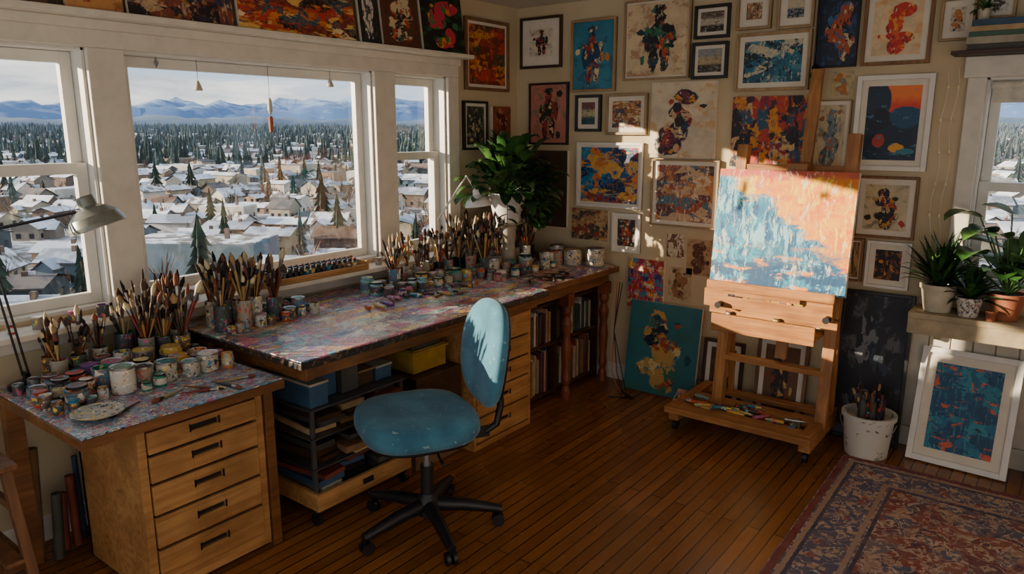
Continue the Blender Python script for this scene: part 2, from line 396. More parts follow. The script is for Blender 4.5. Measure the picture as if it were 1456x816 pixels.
def gable(w,d,h,rh,wm,rm,e=.6):
    v=[(-w/2,-d/2,0),(w/2,-d/2,0),(w/2,d/2,0),(-w/2,d/2,0),(-w/2,-d/2,h),(w/2,-d/2,h),(w/2,d/2,h),(-w/2,d/2,h),(-w/2,0,h+rh),(w/2,0,h+rh)]
    hb.add(v,[(0,1,5,4),(2,3,7,6),(1,2,6,9,5),(3,0,4,8,7)],wm)
    zz=h-e*rh/(d/2)
    v=[(-w/2-e,-d/2-e,zz),(w/2+e,-d/2-e,zz),(w/2+e,0,h+rh+.15),(-w/2-e,0,h+rh+.15),(w/2+e,d/2+e,zz),(-w/2-e,d/2+e,zz)]
    v2=[(p[0],p[1],p[2]+.25) for p in v]
    hb.add(v2,[(0,1,2,3),(3,2,4,5)],rm);hb.add(v[:2]+v2[:2]+v[4:]+v2[4:],[(0,1,3,2),(5,4,6,7)],ROOF)
def house(x,y,s,rz):
    z=gz(x,y)-.3;w,d,h=R.uniform(8,15)*s,R.uniform(7,10)*s,R.uniform(2.6,6.2);rh=R.uniform(.9,3.0)
    M0=T(x,y,z,rz);hb.M=M0;wm=R.choice(HW);q=R.random();rm=SNOWS[0] if q<.42 else SNOWS[1] if q<.6 else SNOWS[2] if q<.78 else ROOF if q<.92 else ROOFB
    if R.random()<.09:
        w*=1.8;d*=1.5;h=R.uniform(4,9);hb.box(-w/2,w/2,-d/2,d/2,0,h,wm);hb.box(-w/2+.3,w/2-.3,-d/2+.3,d/2-.3,h,h+.15,rm)
    else:
        gable(w,d,h,rh,wm,rm)
        if R.random()<.5:
            hb.M=M0@T(R.uniform(-.25,.25)*w,R.choice([-1,1])*d*.45,0,math.pi/2);gable(d*.9,w*.42,h*.85,rh*.7,wm,rm,.5);hb.M=M0
    if math.hypot(x,y)<420:
        for sgn in(-1,1):
            for k in range(3):
                xx=-w/2+w*(k+.5)/3
                yy=sgn*(d/2+.03);hb.add([(xx-.6,yy,1.2),(xx+.6,yy,1.2),(xx+.6,yy,2.5),(xx-.6,yy,2.5)],[(0,1,2,3)],HWIN)
            xx=sgn*(w/2+.03)
            for k in(-1,1): hb.add([(xx,k*d/4-.7,1.2),(xx,k*d/4+.7,1.2),(xx,k*d/4+.7,2.6),(xx,k*d/4-.7,2.6)],[(0,1,2,3)],HWIN)
        hb.box(w*.2,w*.2+.8,-.9,-.2,h,h+rh+1,HW[3])
def conifer(x,y,h,det):
    z=gz(x,y)-.3;n=7 if det else 5;L=9 if det else 3;tb.M=T(x,y,z,R.random()*6)
    mat=CONS if R.random()<.25 else CON
    rb=h*R.uniform(.15,.26)
    for k in range(L):
        t=k/L;zb=h*(.08+.86*t);zt=min(h,zb+h*(1.5/L)*(1.1 if k<L-1 else 1));r=rb*(1-t)**.85*R.uniform(.75,1.2)+.1
        nn=n*2;vs=[]
        for i in range(nn):
            a=2*math.pi*i/nn;rr=r*(1 if i%2 else .45)*R.uniform(.8,1.15);vs.append((rr*math.cos(a),rr*math.sin(a),zb-(.03*h if i%2 else 0)))
        vs.append((0,0,zt));tb.add(vs,[(i,(i+1)%nn,nn) for i in range(nn)],mat)
def bare(x,y,h,near=True):
    z=gz(x,y)-.3;tb.M=T(x,y,z,R.random()*6);tw=R.choice([TWIG,TWIG2])
    tb.add([(-.2,0,0),(.2,0,0),(0,.2,0),(0,0,h*.6)],[(0,1,3),(1,2,3),(2,0,3)],tw)
    for i in range(60 if near else 10):
        a=R.random()*6.28;el=R.uniform(.15,1.4);L=h*R.uniform(.25,.6);z0=h*R.uniform(.2,.55)
        d=Vector((math.cos(a)*math.cos(el),math.sin(a)*math.cos(el),math.sin(el)))*L
        s=Vector((-math.sin(a),math.cos(a),0))*h*(.011 if near else .05)
        b0=Vector((0,0,z0));tb.add([b0,b0+d*.7+s,b0+d,b0+d*.7-s],[(0,1,2,3)],tw)
def grid(r0,r1,st,fn):
    n=int(r1/st)+1;cr,sr=math.cos(ROT),math.sin(ROT)
    for i in range(-n,n+1):
        for j in range(-n,n+1):
            gx,gy=i*st,j*st;x=gx*cr-gy*sr;y=gx*sr+gy*cr
            r=math.hypot(x,y);a=math.atan2(y,x)%(2*math.pi)
            if r0<r<r1 and HA0<a<HA1: fn(x,y)
def orient(x,y):
    return ROT+(math.pi/2 if noise.noise(Vector((x/150,y/150,4)))>0 else 0)+.9*noise.noise(Vector((x/300,y/300,8)))+R.uniform(-.12,.12)+R.choice([0,0,math.pi/2])
def hn(x,y):
    if R.random()<.84: house(x+R.uniform(-5,5),y+R.uniform(-5,5),R.uniform(.7,1.15),orient(x,y))
    if R.random()<.26: conifer(x+R.uniform(6,12),y+R.uniform(6,12),R.uniform(6,19),True)
    for q in range(2):
        if R.random()<.5: bare(x+R.choice([-1,1])*R.uniform(6,11),y+R.uniform(-11,11),R.uniform(4,11))
def hf(x,y):
    if R.random()<.88: house(x+R.uniform(-8,8),y+R.uniform(-8,8),R.uniform(.9,1.4),orient(x,y))
    k=5 if noise.noise(Vector((x/200,y/200,2)))>0 else 2
    for q in range(k):
        if R.random()<.6: conifer(x+R.uniform(-16,16),y+R.uniform(-16,16),R.uniform(8,24),False)
    if R.random()<.8: bare(x+R.uniform(-16,16),y+R.uniform(-16,16),R.uniform(7,13),False)
def tf(x,y):
    if R.random()<.6: house(x,y,2.0,orient(x,y))
    k=8 if noise.noise(Vector((x/350,y/350,5)))>-.1 else 3
    for q in range(k): conifer(x+R.uniform(-26,26),y+R.uniform(-26,26),R.uniform(9,28)*(1 if k==8 else .8),False)
grid(70,560,20,hn);grid(560,1800,32,hf);grid(1780,3300,54,tf)
hb.M=Matrix.Identity(4);tb.M=Matrix.Identity(4)
hb.obj('houses');tb.obj('trees')
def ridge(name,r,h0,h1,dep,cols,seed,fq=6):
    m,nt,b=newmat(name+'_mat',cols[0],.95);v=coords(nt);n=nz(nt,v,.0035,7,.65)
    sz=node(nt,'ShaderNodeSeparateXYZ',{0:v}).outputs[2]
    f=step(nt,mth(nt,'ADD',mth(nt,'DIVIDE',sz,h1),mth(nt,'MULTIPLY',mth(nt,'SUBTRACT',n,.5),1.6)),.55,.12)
    nt.links.new(mixc(nt,f,cols[0],cols[1]),b.inputs['Base Color'])  # blue of cols stands in for aerial haze, painted into base colour
    mb=MB();vs=[];fs=[];NA=300;NR=9
    for j in range(NR):
        t=j/(NR-1)
        for k in range(NA+1):
            a=math.radians(55)+math.radians(170)*k/NA
            rr=r+dep*t;x,y=rr*math.cos(a),rr*math.sin(a)
            rn=noise.fractal(Vector((a*fq+seed,t*1.1,seed)),1,2,5)
            H=h0+(h1-h0)*(.5+.6*rn);prof=math.sin(math.pi*min(1,t*.62))
            vs.append((x,y,-30+(H+30)*prof+h1*.12*noise.noise(Vector((a*60,t*6,seed)))*prof))
    for j in range(NR-1):
        for k in range(NA):
            o=j*(NA+1)+k;fs.append((o,o+1,o+NA+2,o+NA+1))
    mb.add(vs,fs,m,True);mb.obj(name)
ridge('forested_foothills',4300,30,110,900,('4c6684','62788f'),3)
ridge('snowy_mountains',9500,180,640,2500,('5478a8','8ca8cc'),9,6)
# ---------- frames ----------
def frame(name,M,w,h,art,fc=None,fb=.02,mw=0,depth=.025,canvas=False,mc=None):
    mb=MB();mb.M=M
    if canvas:
        mb.box(-w/2,w/2,-depth,0,0,h,mc or PAPER)
        mb.quaduv([(-w/2,-depth-.001,0),(w/2,-depth-.001,0),(w/2,-depth-.001,h),(-w/2,-depth-.001,h)],art)
    else:
        mb.box(-w/2,w/2,-depth*.4,0,0,h,BLACK)
        mb.box(-w/2,-w/2+fb,-depth,-.004,0,h,fc);mb.box(w/2-fb,w/2,-depth,-.004,0,h,fc)
        mb.box(-w/2+fb,w/2-fb,-depth,-.004,0,fb,fc);mb.box(-w/2+fb,w/2-fb,-depth,-.004,h-fb,h,fc)
        mb.box(-w/2+fb,w/2-fb,-depth*.5,-.003,fb,h-fb,mc or PAPER)
        q=fb+mw;y=-depth*.5-.0012
        mb.quaduv([(-w/2+q,y,q),(w/2-q,y,q),(w/2-q,y,h-q),(-w/2+q,y,h-q)],art)
    return mb.obj(name,.002)
FB=simple('frame_black','1b1815',.4);FW=simple('frame_white','e4dfd6',.45,var=.03)
FO=wood('frame_oak','6a4526','946a3c',2,.5,2);FD=wood('frame_walnut','2e1b10','4b2e1b',2,.5,2);FL=wood('frame_light','94764e','b4966c',2,.5,2)
g=[
('framed_print',.04,.39,2.12,2.46,FD,.018,.06,'e0d4bc',['1f1b1b','b8392b','2b2b30'],'fig'),
('framed_painting',.47,.81,1.95,2.41,FL,.016,0,'2f7f98',['183c5c','d07a20','982c20','e0c890','1c3444'],'fig'),
('poster',.87,1.32,2.01,2.49,FL,.012,.01,'dcc69c',['15131a','1c3844','b8481c','2c6a50','90281c'],'fig'),
('framed_landscape_painting',1.34,1.56,2.23,2.42,FB,.018,.02,'8c8f8c',['282012','b9b098','5b4a30'],'land'),
('framed_landscape_painting',1.335,1.56,2.0,2.21,FB,.018,.02,'6f6a60',['2c2723','b4a078','8a8f92'],'land'),
('framed_print',1.6,1.8,2.26,2.46,FL,.015,.04,'c8b490',['b25a2a','4c2a1a','8c7c5c'],'abs'),
('framed_print',1.83,2.03,2.25,2.46,FL,.015,.04,'8fa0a5',['1c3a4c','c9b998'],'land'),
('framed_painting',1.61,2.03,1.92,2.24,FL,.016,.03,'1c6c84',['0c2434','c8c0a0','10566e','0a1620','4c8a98'],'abs'),
('poster',2.05,2.265,2.03,2.40,FB,.008,0,'16243c',['a84a24','0a0c18','c8b484','2c5c90'],'fig'),
('framed_print',2.285,2.61,2.03,2.40,FO,.018,.03,'e2c89c',['c42a20','d85a20','90201c','e09030'],'fig'),
('framed_print',2.64,2.79,2.13,2.33,FL,.012,.03,'d6caac',['b7691e','1e2a2f'],'fig'),
('framed_print',2.81,2.95,2.22,2.36,FL,.012,.02,'d9d4cc',['4a3c34','1b1b1b'],'fig'),
('framed_painting',.12,.45,1.6,2.02,FB,.014,.0,'c07868',['1c2420','882c20','d8b890','4c6c48'],'fig'),
('framed_painting',.51,.71,1.69,1.93,FB,.018,.03,'2f6f76',['143a42','b9b280','7c2b1f'],'land'),
('framed_painting',.75,1.05,1.67,1.93,FL,.016,.03,'c89860',['7c3a24','1f3a4c','d6cca0','a0602c'],'abs'),
('canvas_painting',1.08,1.51,1.53,1.99,None,0,.0,'d4c6a8',['1a1016','682038','c09a74','14304c','a83020','c88428'],'fig'),
('framed_painting',.53,1.03,1.19,1.62,FW,.018,.015,'10528c',['0c2c64','d87818','e0a83c','1c84ac','903018','0c2040'],'abs'),
('framed_print',1.1,1.55,1.1,1.52,FL,.01,.025,'c8a880',['98402c','dcc8a8','34687c','c07c34','502834'],'abs'),
('canvas_painting',1.61,2.04,1.49,1.89,None,0,0,'40182c',['b83820','16506c','d88c20','0e0e20','901c3c','d0b078'],'abs'),
('poster',2.055,2.265,1.47,1.86,FL,.006,.02,'c8b890',['687880','a0582c','2c4a4c'],'fig'),
('framed_painting',2.285,2.65,1.49,1.98,FW,.025,.03,'1e3850',['8c3030'],'nocturne'),
('framed_print',2.33,2.63,1.13,1.46,FO,.014,.03,'ccbc94',['181418','a83020','c08820','242020'],'fig'),
('framed_photograph',2.41,2.63,.86,1.115,FW,.016,.03,'1c100a',['080504','7c3a14','c97d2c'],'fig'),
('framed_print',2.29,2.395,.88,1.12,FO,.012,.01,'7c5a3c',['2c1a10','b9985c'],'abs'),
('canvas_painting',.5,.79,.96,1.17,None,0,0,'a88058',['883020','1c3838','c0a070'],'abs'),
('framed_print',.82,1.03,.9,1.16,FW,.02,.02,'3f2c2c',['b9502c','1c2c3c','d6c6a8'],'fig'),
('canvas_painting',.96,1.22,.54,.87,None,0,0,'a82418',['10809c','d89818','d8c498','a82450','0c2c70','d85010'],'abs'),
('sketch_paper',1.24,1.40,.62,.84,None,0,0,'c8b088',['986840','5b3a28'],'fig'),
('sketch_paper',1.36,1.53,.80,1.03,None,0,0,'c09c70',['5b2f1c','7c5a40'],'fig'),
('canvas_painting',.08,.46,1.03,1.56,None,0,0,'4a3226',['1c1814','7c4a2c','2c3c34'],'fig'),
('unframed_print',1.22,1.34,.90,1.05,None,0,0,'b9a480',['6a3a24','d6c8a8'],'abs'),
('unframed_print',2.15,2.26,1.88,2.01,None,0,0,'c9b27c',['b7691e','5b7c7c'],'fig'),
]
for i,(nm,x0,x1,z0,z1,fc,fb,mw,bg,pal,st) in enumerate(g):
    am=art_mat('art_%02d'%i,bg,pal,st,i+11)
    dp=.004 if nm in('sketch_paper','unframed_print') else .022
    frame(nm,T((x0+x1)/2,-.001,z0),x1-x0,z1-z0,am,fc,fb,mw,dp+.004*(i%3)*(0 if dp<.01 else 1),canvas=fc is None)
def TL(y,z): return T(.001,y,z,math.radians(90))
frame('framed_painting',TL(-.35,1.96),.46,.46,art_mat('art_l1','983814',['6a1f0c','d07018','2a3a24','b82c14','d8942c'],'abs',81),FO,.02,.02)
frame('framed_print',TL(-.48,1.57),.25,.32,art_mat('art_l2','2c3434',['1a1c1e','7f8c84','c9b88c'],'fig',82),FB,.015,.02)
frame('canvas_painting',TL(-.21,1.59),.2,.27,art_mat('art_l3','984c30',['5b2014','c09070','2a2020'],'fig',83),canvas=True)
row=[(-3.9,-3.3,'2a201c',['8c3a2a','d9a04a','24303c'],'abs'),(-3.27,-3.04,'141414',['2c2420','6b4a34'],'abs'),(-3.02,-2.80,'c88c50',['a5341c','1b3a4c','d8b870','5b1f14'],'fig'),(-2.78,-2.30,'2a1c24',['a06a2c','1c2c4c','7c3a2c','c0a078','0c0a12'],'abs'),(-2.27,-1.57,'c06a20',['0d0c12','b02a1c','e0b45c','144858','d87c20','6a1c20','e8d0a0'],'abs'),(-1.53,-1.385,'1a1a1c',['d0c8b8','3a3a3c'],'fig'),(-1.37,-1.07,'5a2c1c',['d0b890','0c0c10','b0401c','1c4038'],'fig'),(-1.05,-.68,'0c0c10',['c02a44','d08c1c','2c6f3c'],'fig')]
for i,(a,b_,bg,pal,st) in enumerate(row):
    M=Matrix.Translation((.085,(a+b_)/2,2.167))@Matrix.Rotation(math.radians(90),4,'Z')@Matrix.Rotation(math.radians(-7),4,'X')
    frame('canvas_painting',M,b_-a,.335,art_mat('art_r%d'%i,bg,pal,st,60+i),canvas=True,depth=.02)
def lean(name,xc,w,h,art,fc,fb,mw,foot,canvas=False,yaw=0):
    th=math.asin(min(.9,(foot-.035)/h))
    frame(name,Matrix.Translation((xc,-foot,.002))@Matrix.Rotation(yaw,4,'Z')@Matrix.Rotation(-th,4,'X'),w,h,art,fc,fb,mw,.025,canvas)
lean('canvas_painting',1.26,.5,.6,art_mat('art_f1','2f7078',['b8944c','14425c','a03c1c','d0bc88','0f2434','346c54'],'fig',93),None,0,0,.12,True)
lean('framed_print',1.66,.26,.42,art_mat('art_f2','4c3a28',['c9a868','2c2c24','8c4a2c'],'fig',92),FD,.02,.03,.075)
lean('framed_print',2.02,.30,.5,art_mat('art_f5','6a4c30',['2c2420','c9a060','8c3a24'],'fig',97),FO,.02,.03,.075)
lean('framed_poster',2.50,.36,.84,art_mat('art_f3','14181f',['0c0e14','2c3646','6c6c70'],'fig',93),FB,.018,.0,.09)
lean('framed_painting',2.96,.45,.60,art_mat('art_f4','0c6484',['0c4468','2c8898','d85818','0c3c5c','187488','105c78','08486c'],'abs',96),FW,.03,.045,.19,yaw=-.04)
lean('canvas_painting',1.455,.10,.2,art_mat('art_f6','d0a080',['b5402f','2c5f74','e8d8b8'],'abs',95),None,0,0,.2,True)
# ---------- paint table tops ----------
def tablemat(name,fields,sc,seed,amt=.57,st=(2.2,.34,1),fl=30,fth=.66):
    m,nt,b=newmat(name,'808080',.28);rr=random.Random(seed)
    prev=c4(fields[0])[:3]
    def L(s=(1,1,1)): return coords(nt,scale=s,loc=(rr.uniform(-30,30),rr.uniform(-30,30),rr.uniform(-3,3)))
    for c in fields[1:]:
        prev=mixc(nt,step(nt,nz(nt,L((1.5,.6,1)),sc*.5,7,.7),.52,.04),prev,c)
    for i,c in enumerate(['2c7c98','c88c74','e0dacc','b04432','2c4468','44a080','d89438','a83c70','74bccc','eee8d8','7450a0','e8c044','d06888']):
        s=st if i%3 else (1.1,.8,1)
        prev=mixc(nt,mth(nt,'MULTIPLY',step(nt,nz(nt,L(s),sc*rr.uniform(.8,1.9),6,.7),amt+rr.uniform(-.01,.03),.015),.92),prev,c)
    for i,c in enumerate(['f0ece2','15161d','d84026','1c80a8','eeb830','f0ece2']):
        prev=mixc(nt,step(nt,nz(nt,L((1.4,.7,1)),fl+fl*.3*i,3,.5,.8),fth,.01),prev,c)
    nt.links.new(prev,b.inputs['Base Color'])
    h=nz(nt,coords(nt),30,6,.7);bump(nt,b,h,.35,.004)
    nt.links.new(node(nt,'ShaderNodeMapRange',{0:h,1:.35,2:.65,3:.18,4:.45}).outputs[0],b.inputs['Roughness'])
    return m
TOP1=tablemat('painted_table_top',['8c7c98','a87480','60909c','9c8c70','6f70a0','8098ac'],5,3,.56)
TOP2=tablemat('splattered_table_top',['7894b0','94acc0','6080a0'],16,5,.60,(1,1,1),44,.645)
EDGE=splat('splattered_edge','2c2018',['6a5a4c','5a2418','1c4054','7c5a2c','15110e'],.5,.62,30)
def drawers(mb,x,y0,y1,zs,mat,body):
    for a,b in zip(zs[:-1],zs[1:]):
        z0,z1=a+.006,b-.006;yc=(y0+y1)/2;hw=.055;zc=(z0+z1)/2+.01;hh=.011
        mb.box(x,x+.018,y0,yc-hw,z0,z1,mat);mb.box(x,x+.018,yc+hw,y1,z0,z1,mat)
        mb.box(x,x+.018,yc-hw,yc+hw,z0,zc-hh,mat);mb.box(x,x+.018,yc-hw,yc+hw,zc+hh,z1,mat)
        mb.box(x+.001,x+.004,yc-hw,yc+hw,zc-hh,zc+hh,BLACK)
        mb.box(x+.016,x+.022,yc-hw-.006,yc-hw,zc-hh-.004,zc+hh+.004,DKM);mb.box(x+.016,x+.022,yc+hw,yc+hw+.006,zc-hh-.004,zc+hh+.004,DKM)
mb=MB()
mb.box(.1,.89,-3.46,-2.70,.70,.735,OAK);mb.box(.105,.885,-3.455,-2.705,.735,.742,TOP2)
mb.box(.3,.80,-3.25,-3.22,.02,.70,PINE);mb.box(.3,.80,-2.78,-2.75,.02,.70,PINE);mb.box(.3,.78,-3.22,-2.78,.05,.69,DARKW)
mb.box(.3,.32,-3.25,-2.75,.02,.7,PINE)
mb.box(.78,.80,-3.22,-2.78,.02,.07,PINE);mb.box(.78,.80,-3.22,-2.78,.665,.70,PINE)
drawers(mb,.79,-3.215,-2.785,[.07,.205,.335,.46,.57,.665],PINE,DARKW)
mb.box(.72,.81,-2.745,-2.705,0,.70,OAK);mb.box(.12,.19,-2.745,-2.705,0,.70,OAK);mb.box(.12,.18,-3.44,-3.38,0,.70,OAK)
mb.box(.12,.16,-3.38,-2.745,.62,.70,OAK)
mb.obj('drawer_desk',.003)
mb=MB()
mb.box(.03,.99,-2.69,-1.0,.785,.812,EDGE);mb.box(.035,.985,-2.685,-1.005,.812,.82,TOP1)
mb.box(.06,.95,-2.64,-2.6,.72,.785,OAK);mb.box(.90,.94,-2.6,-1.05,.72,.785,OAK);mb.box(.06,.10,-2.6,-1.05,.72,.785,OAK)
for xx in(.07,.22):mb.box(xx,xx+.07,-2.67,-2.60,0,.785,OAK)
mb.box(.07,.14,-1.12,-1.05,0,.785,OAK)
mb.obj('painting_table',.003)
mb=MB()
mb.box(.35,.88,-1.54,-1.52,.03,.715,PINE);mb.box(.35,.88,-1.05,-1.03,.03,.715,PINE);mb.box(.35,.86,-1.52,-1.05,.03,.71,DARKW)
mb.box(.35,.88,-1.54,-1.03,0,.03,PINE)
drawers(mb,.865,-1.515,-1.055,[.035,.18,.32,.44,.56,.70],PINE,DARKW)
mb.obj('drawer_cabinet',.003)
TL_=wood('turned_leg','5a2a14','94502a',2)
mb=MB()
mb.box(.03,.89,-.995,-.03,.765,.80,OAK);mb.box(.035,.885,-.99,-.035,.80,.806,TOP1)
mb.box(.8,.84,-.95,-.08,.69,.765,OAK)
for yy in(-.56,-.1):
    prof=[(.03,0),(.03,.06),(.02,.09),(.03,.13),(.024,.2),(.034,.33),(.024,.42),(.036,.5),(.02,.55),(.032,.58),(.034,.70)]
    mb.lathe((.82,yy,.0),prof,TL_,16);mb.box(.785,.855,yy-.035,yy+.035,.62,.70,TL_)
mb.obj('side_table',.003)
mb=MB()
for z in(.04,.36,.62):mb.box(.28,.74,-.97,-.06,z,z+.02,DARKW)
for y in(-.99,-.56,-.06):mb.box(.28,.74,y,y+.02,0,.64,DARKW)
mb.box(.26,.28,-.99,-.04,0,.64,DARKW)
mb.obj('shelf_unit',.002)
mb=MB()
BK=[simple('book_%d'%i,c,.6) for i,c in enumerate(['a89f88','7b3a2c','34506a','b89c70','44443c','9c7840','c0bab0','5c3848','42644f'])]
for z,h in((.061,.28),(.381,.22)):
    y=-.965
    while y<-.12:
        w=R.uniform(.005,.022)
        if -.6<y+w<-.53: y=-.535;continue
        mb.box(.40+R.uniform(0,.05),.725+R.uniform(-.03,.01),y,y+w*.93,z,z+h*R.uniform(.75,1),R.choice(BK));y+=w
mb.obj('books_and_records')
# ---------- under desk clutter ----------
mb=MB()
GR=simple('rack_grey','4a4846',.45,.2);CRD=simple('cardboard','80603c',.9)
mb.M=T(.60,-2.27,0)
for x in(-.22,.22):
    for y in(-.26,.26):
        mb.box(x-.009,x+.009,y-.009,y+.009,.06,.54,GR);mb.lathe((x,y,.03),[(.03,-.01),(.03,.01)],BLACK,12,M=Matrix.Rotation(math.pi/2,4,'X'))
for z in(.26,.40,.53):mb.box(-.24,.24,-.28,.28,z,z+.008,GR)
mb.box(-.24,.26,-.28,.28,.08,.10,PINE);mb.box(.24,.26,-.28,.28,.10,.16,PINE);mb.box(-.24,.24,-.28,-.26,.10,.16,PINE);mb.box(-.24,.24,.26,.28,.10,.16,PINE)
mb.box(.26,.268,-.03,.03,.115,.14,BLACK)
mb.obj('rolling_cart',.002)
mb=MB()
CL=[GR,DARKW,BK[4],CRD,BK[2],BLACK,BK[1],BK[0],BK[5],BK[3]]
for z0,zm in((.102,.25),(.27,.39),(.41,.52)):
    for y0 in(-.25,-.08,.09):
        z=z0
        while True:
            h=R.uniform(.008,.034)
            if z+h>zm*R.uniform(.9,1.0):break
            a=R.uniform(-.12,.12);mb.M=T(.60+R.uniform(-.02,.04),-2.27+y0+.08,0,a)
            w=R.uniform(.05,.075);mb.box(-.2,.19+R.uniform(-.03,.03),-w,w,z,z+h,R.choice(CL));z+=h+.001
mb.M=Matrix.Identity(4)
mb.obj('stacked_trays_and_papers')
mb=MB()
for k in range(5):
    y0=-2.53+k*.105;x1=.78+R.uniform(-.04,.05);h=R.uniform(.05,.13)
    c_=R.choice([CRD,BK[4],BK[1],DARKW,BK[2],BK[0]])
    mb.box(.42,x1,y0,y0+.095,.539,.539+h,c_);mb.box(.41,x1+.006,y0-.003,y0+.098,.539+h,.55+h,R.choice([BLACK,BK[0],CRD]))
mb.obj('supply_boxes',.002)
mb=MB();Y=simple('yellow_plastic','a4842a',.45)
mb.box(.5,.76,-1.86,-1.62,.50,.515,Y);mb.box(.5,.51,-1.86,-1.62,.515,.62,Y);mb.box(.75,.76,-1.86,-1.62,.515,.62,Y);mb.box(.51,.75,-1.86,-1.85,.515,.62,Y);mb.box(.51,.75,-1.63,-1.62,.515,.62,Y)
mb.box(.488,.772,-1.872,-1.608,.60,.615,Y);mb.box(.515,.74,-1.845,-1.64,.52,.65,BK[4]);mb.obj('storage_bin',.003)
mb=MB()
mb.box(.4,.80,-1.9,-1.57,.002,.25,CRD);mb.box(.4,.82,-1.9,-1.57,.255,.495,DARKW);mb.obj('cardboard_boxes',.003)
mb=MB()
for k in range(9):
    x=.3+.06*k;y=-1.945
    mb.lathe((x,y,0),[(.024,0),(.024,R.uniform(.12,.18)),(.012,.19),(.012,.21)],R.choice([GR,BK[0],BK[1],BLACK]),10)
mb.obj('spray_cans')
# ---------- jars & brushes ----------
JP=['a5311f','1f6f8c','d0982c','d6d0c2','2a7c5a','6a3c7c','20242c','b9531c','7fa8ac','b06078','56351f','c8a848']
JM=[splat('jar_paint_%d'%i,c,[PAL[(i*3+k)%10] for k in range(3)],.35,.6,30) for i,c in enumerate(JP)]
LAB=[splat('jar_label_%d'%i,c,[PAL[(i*2+k)%10] for k in range(4)],.5,.61,40) for i,c in enumerate(['d0c8b8','b8ae9c','7c7874','3c3e44','988c78','5a6c78','6c4a38','44504c'])]
HAN=[wood('handle_%d'%i,c,d,2,.35,3) for i,(c,d) in enumerate([('5a3014','8c5427'),('2a1610','4a2818'),('987040','b98c54'),('151515','2c2c2c'),('6c1f18','983024'),('3a2a20','5a4030'),('a08850','c0a868')])]
BRI=[simple('bristle_%d'%i,c,.9) for i,c in enumerate(['3a2416','a8885c','1c1410','7c4a34','c9b994','4a3a30'])]
def rim(mb,x,y,z,r,h,body,inner):
    mb.lathe((x,y,z),[(r*.94,0),(r,.006),(r,h),(r*.9,h),(r*.88,h*.8)],[body,body,body,inner],18)
    mb.lathe((x,y,z+h*.8),[(r*.88,0),(.0005,.001)],inner,18)
def paintjar(mb,x,y,z,r,h):
    k=R.random();pm=R.choice(JM);lb=R.choice(LAB)
    if k<.5:
        mb.lathe((x,y,z),[(r*.93,0),(r,.008),(r,h*.2),(r*1.01,h*.2),(r*1.01,h*.68),(r,h*.68),(r*.98,h*.8),(r*.8,h*.86),(r*.86,h*.87),(r*.86,h*.99),(r*.8,h),(.0005,h)],[pm,pm,lb,lb,lb,pm,pm,pm,DKM if R.random()<.5 else pm,STEEL if R.random()<.4 else pm,pm],18)
    elif k<.7: rim(mb,x,y,z,r,h,lb,pm)
    else:
        mb.lathe((x,y,z),[(r,0),(r,h*.05),(r*.97,h*.06),(r*.97,h*.9),(r*1.02,h*.92),(r*1.02,h),(r*.85,h*.97),(.0005,h*.96)],[STEEL,lb,lb,STEEL,STEEL,STEEL,pm],18)
def brush(mb,p,d,L,th=1):
    p=Vector(p);d=Vector(d).normalized();r=.0035*th
    hm=R.choice(HAN);bm=R.choice(BRI)
    b_,c=p+d*L*.66,p+d*L*.8;e=p+d*L
    mb.tube([p,p+d*L*.3,p+d*L*.55,b_],[r*.5,r*.8,r*1.35,r*1.1],hm,6)
    wid=R.uniform(.9,3.2)
    mb.tube([b_,c],[r*1.15,r*1.3*wid**.3],STEEL if R.random()<.7 else DKM,6)
    mb.tube([c,c+(e-c)*.5,e],[r*1.3*wid**.3,r*1.3*wid**.6,r*.5],bm,6)
def brushjar(mb,x,y,z,r,h,n,L=.26,spread=.45):
    rim(mb,x,y,z,r,h,R.choice(LAB+[BK[0],DKM]),R.choice(JM))
    for i in range(n):
        a=R.random()*6.28;q=r*.75*R.random()**.5
        px,py=x+q*math.cos(a),y+q*math.sin(a)
        sp=spread*R.random()
        d=(math.cos(a)*sp+R.uniform(-.1,.1),math.sin(a)*sp+R.uniform(-.1,.1),1)
        brush(mb,(x+(px-x)*.35,y+(py-y)*.35,z+h*.82),d,L*R.uniform(.5,1.08)-h*.3,R.uniform(.8,1.9))
placed=[]
def ok(x,y,r,zt=0):
    for a,b,c,zz in placed:
        if zz==zt and math.hypot(a-x,b-y)<c+r+.002:return False
    placed.append((x,y,r,zt));return True
def scatter(n,x0,x1,y0,y1,r0,r1,fn,lvl):
    k=0;tries=0
    while k<n and tries<n*80:
        tries+=1;r=R.uniform(r0,r1);x=R.uniform(x0+r,x1-r);y=R.uniform(y0+r,y1-r)
        if ok(x,y,r,lvl): fn(x,y,r);k+=1
ok(.2,-3.36,.07,1);ok(.3,-.5,.085,3);ok(.14,-.93,.055,3)
for x,y,r in((.50,-.33,.05),(.62,-.19,.064),(.76,-.13,.064),(.47,-.16,.05)):placed.append((x,y,r,3))
mb=MB()
scatter(10,.12,.36,-3.02,-2.72,.03,.042,lambda x,y,r:brushjar(mb,x,y,.742,r,R.uniform(.1,.14),R.randint(10,16),.29),1)
scatter(5,.12,.28,-3.42,-3.05,.026,.032,lambda x,y,r:brushjar(mb,x,y,.742,r,.09,7,.21),1)
mb.obj('brushes_in_jars')
mb=MB()
scatter(18,.30,.62,-3.38,-2.72,.034,.048,lambda x,y,r:paintjar(mb,x,y,.742,r,r*R.uniform(1.6,2.4)),1)
scatter(75,.11,.62,-3.44,-2.71,.018,.034,lambda x,y,r:paintjar(mb,x,y,.742,r,r*R.uniform(1.7,2.8)),1)
mb.obj('paint_jars')
mb=MB()
scatter(8,.17,.38,-2.66,-2.30,.026,.036,lambda x,y,r:brushjar(mb,x,y,.82,r,R.uniform(.1,.13),R.randint(10,15),.27),2)
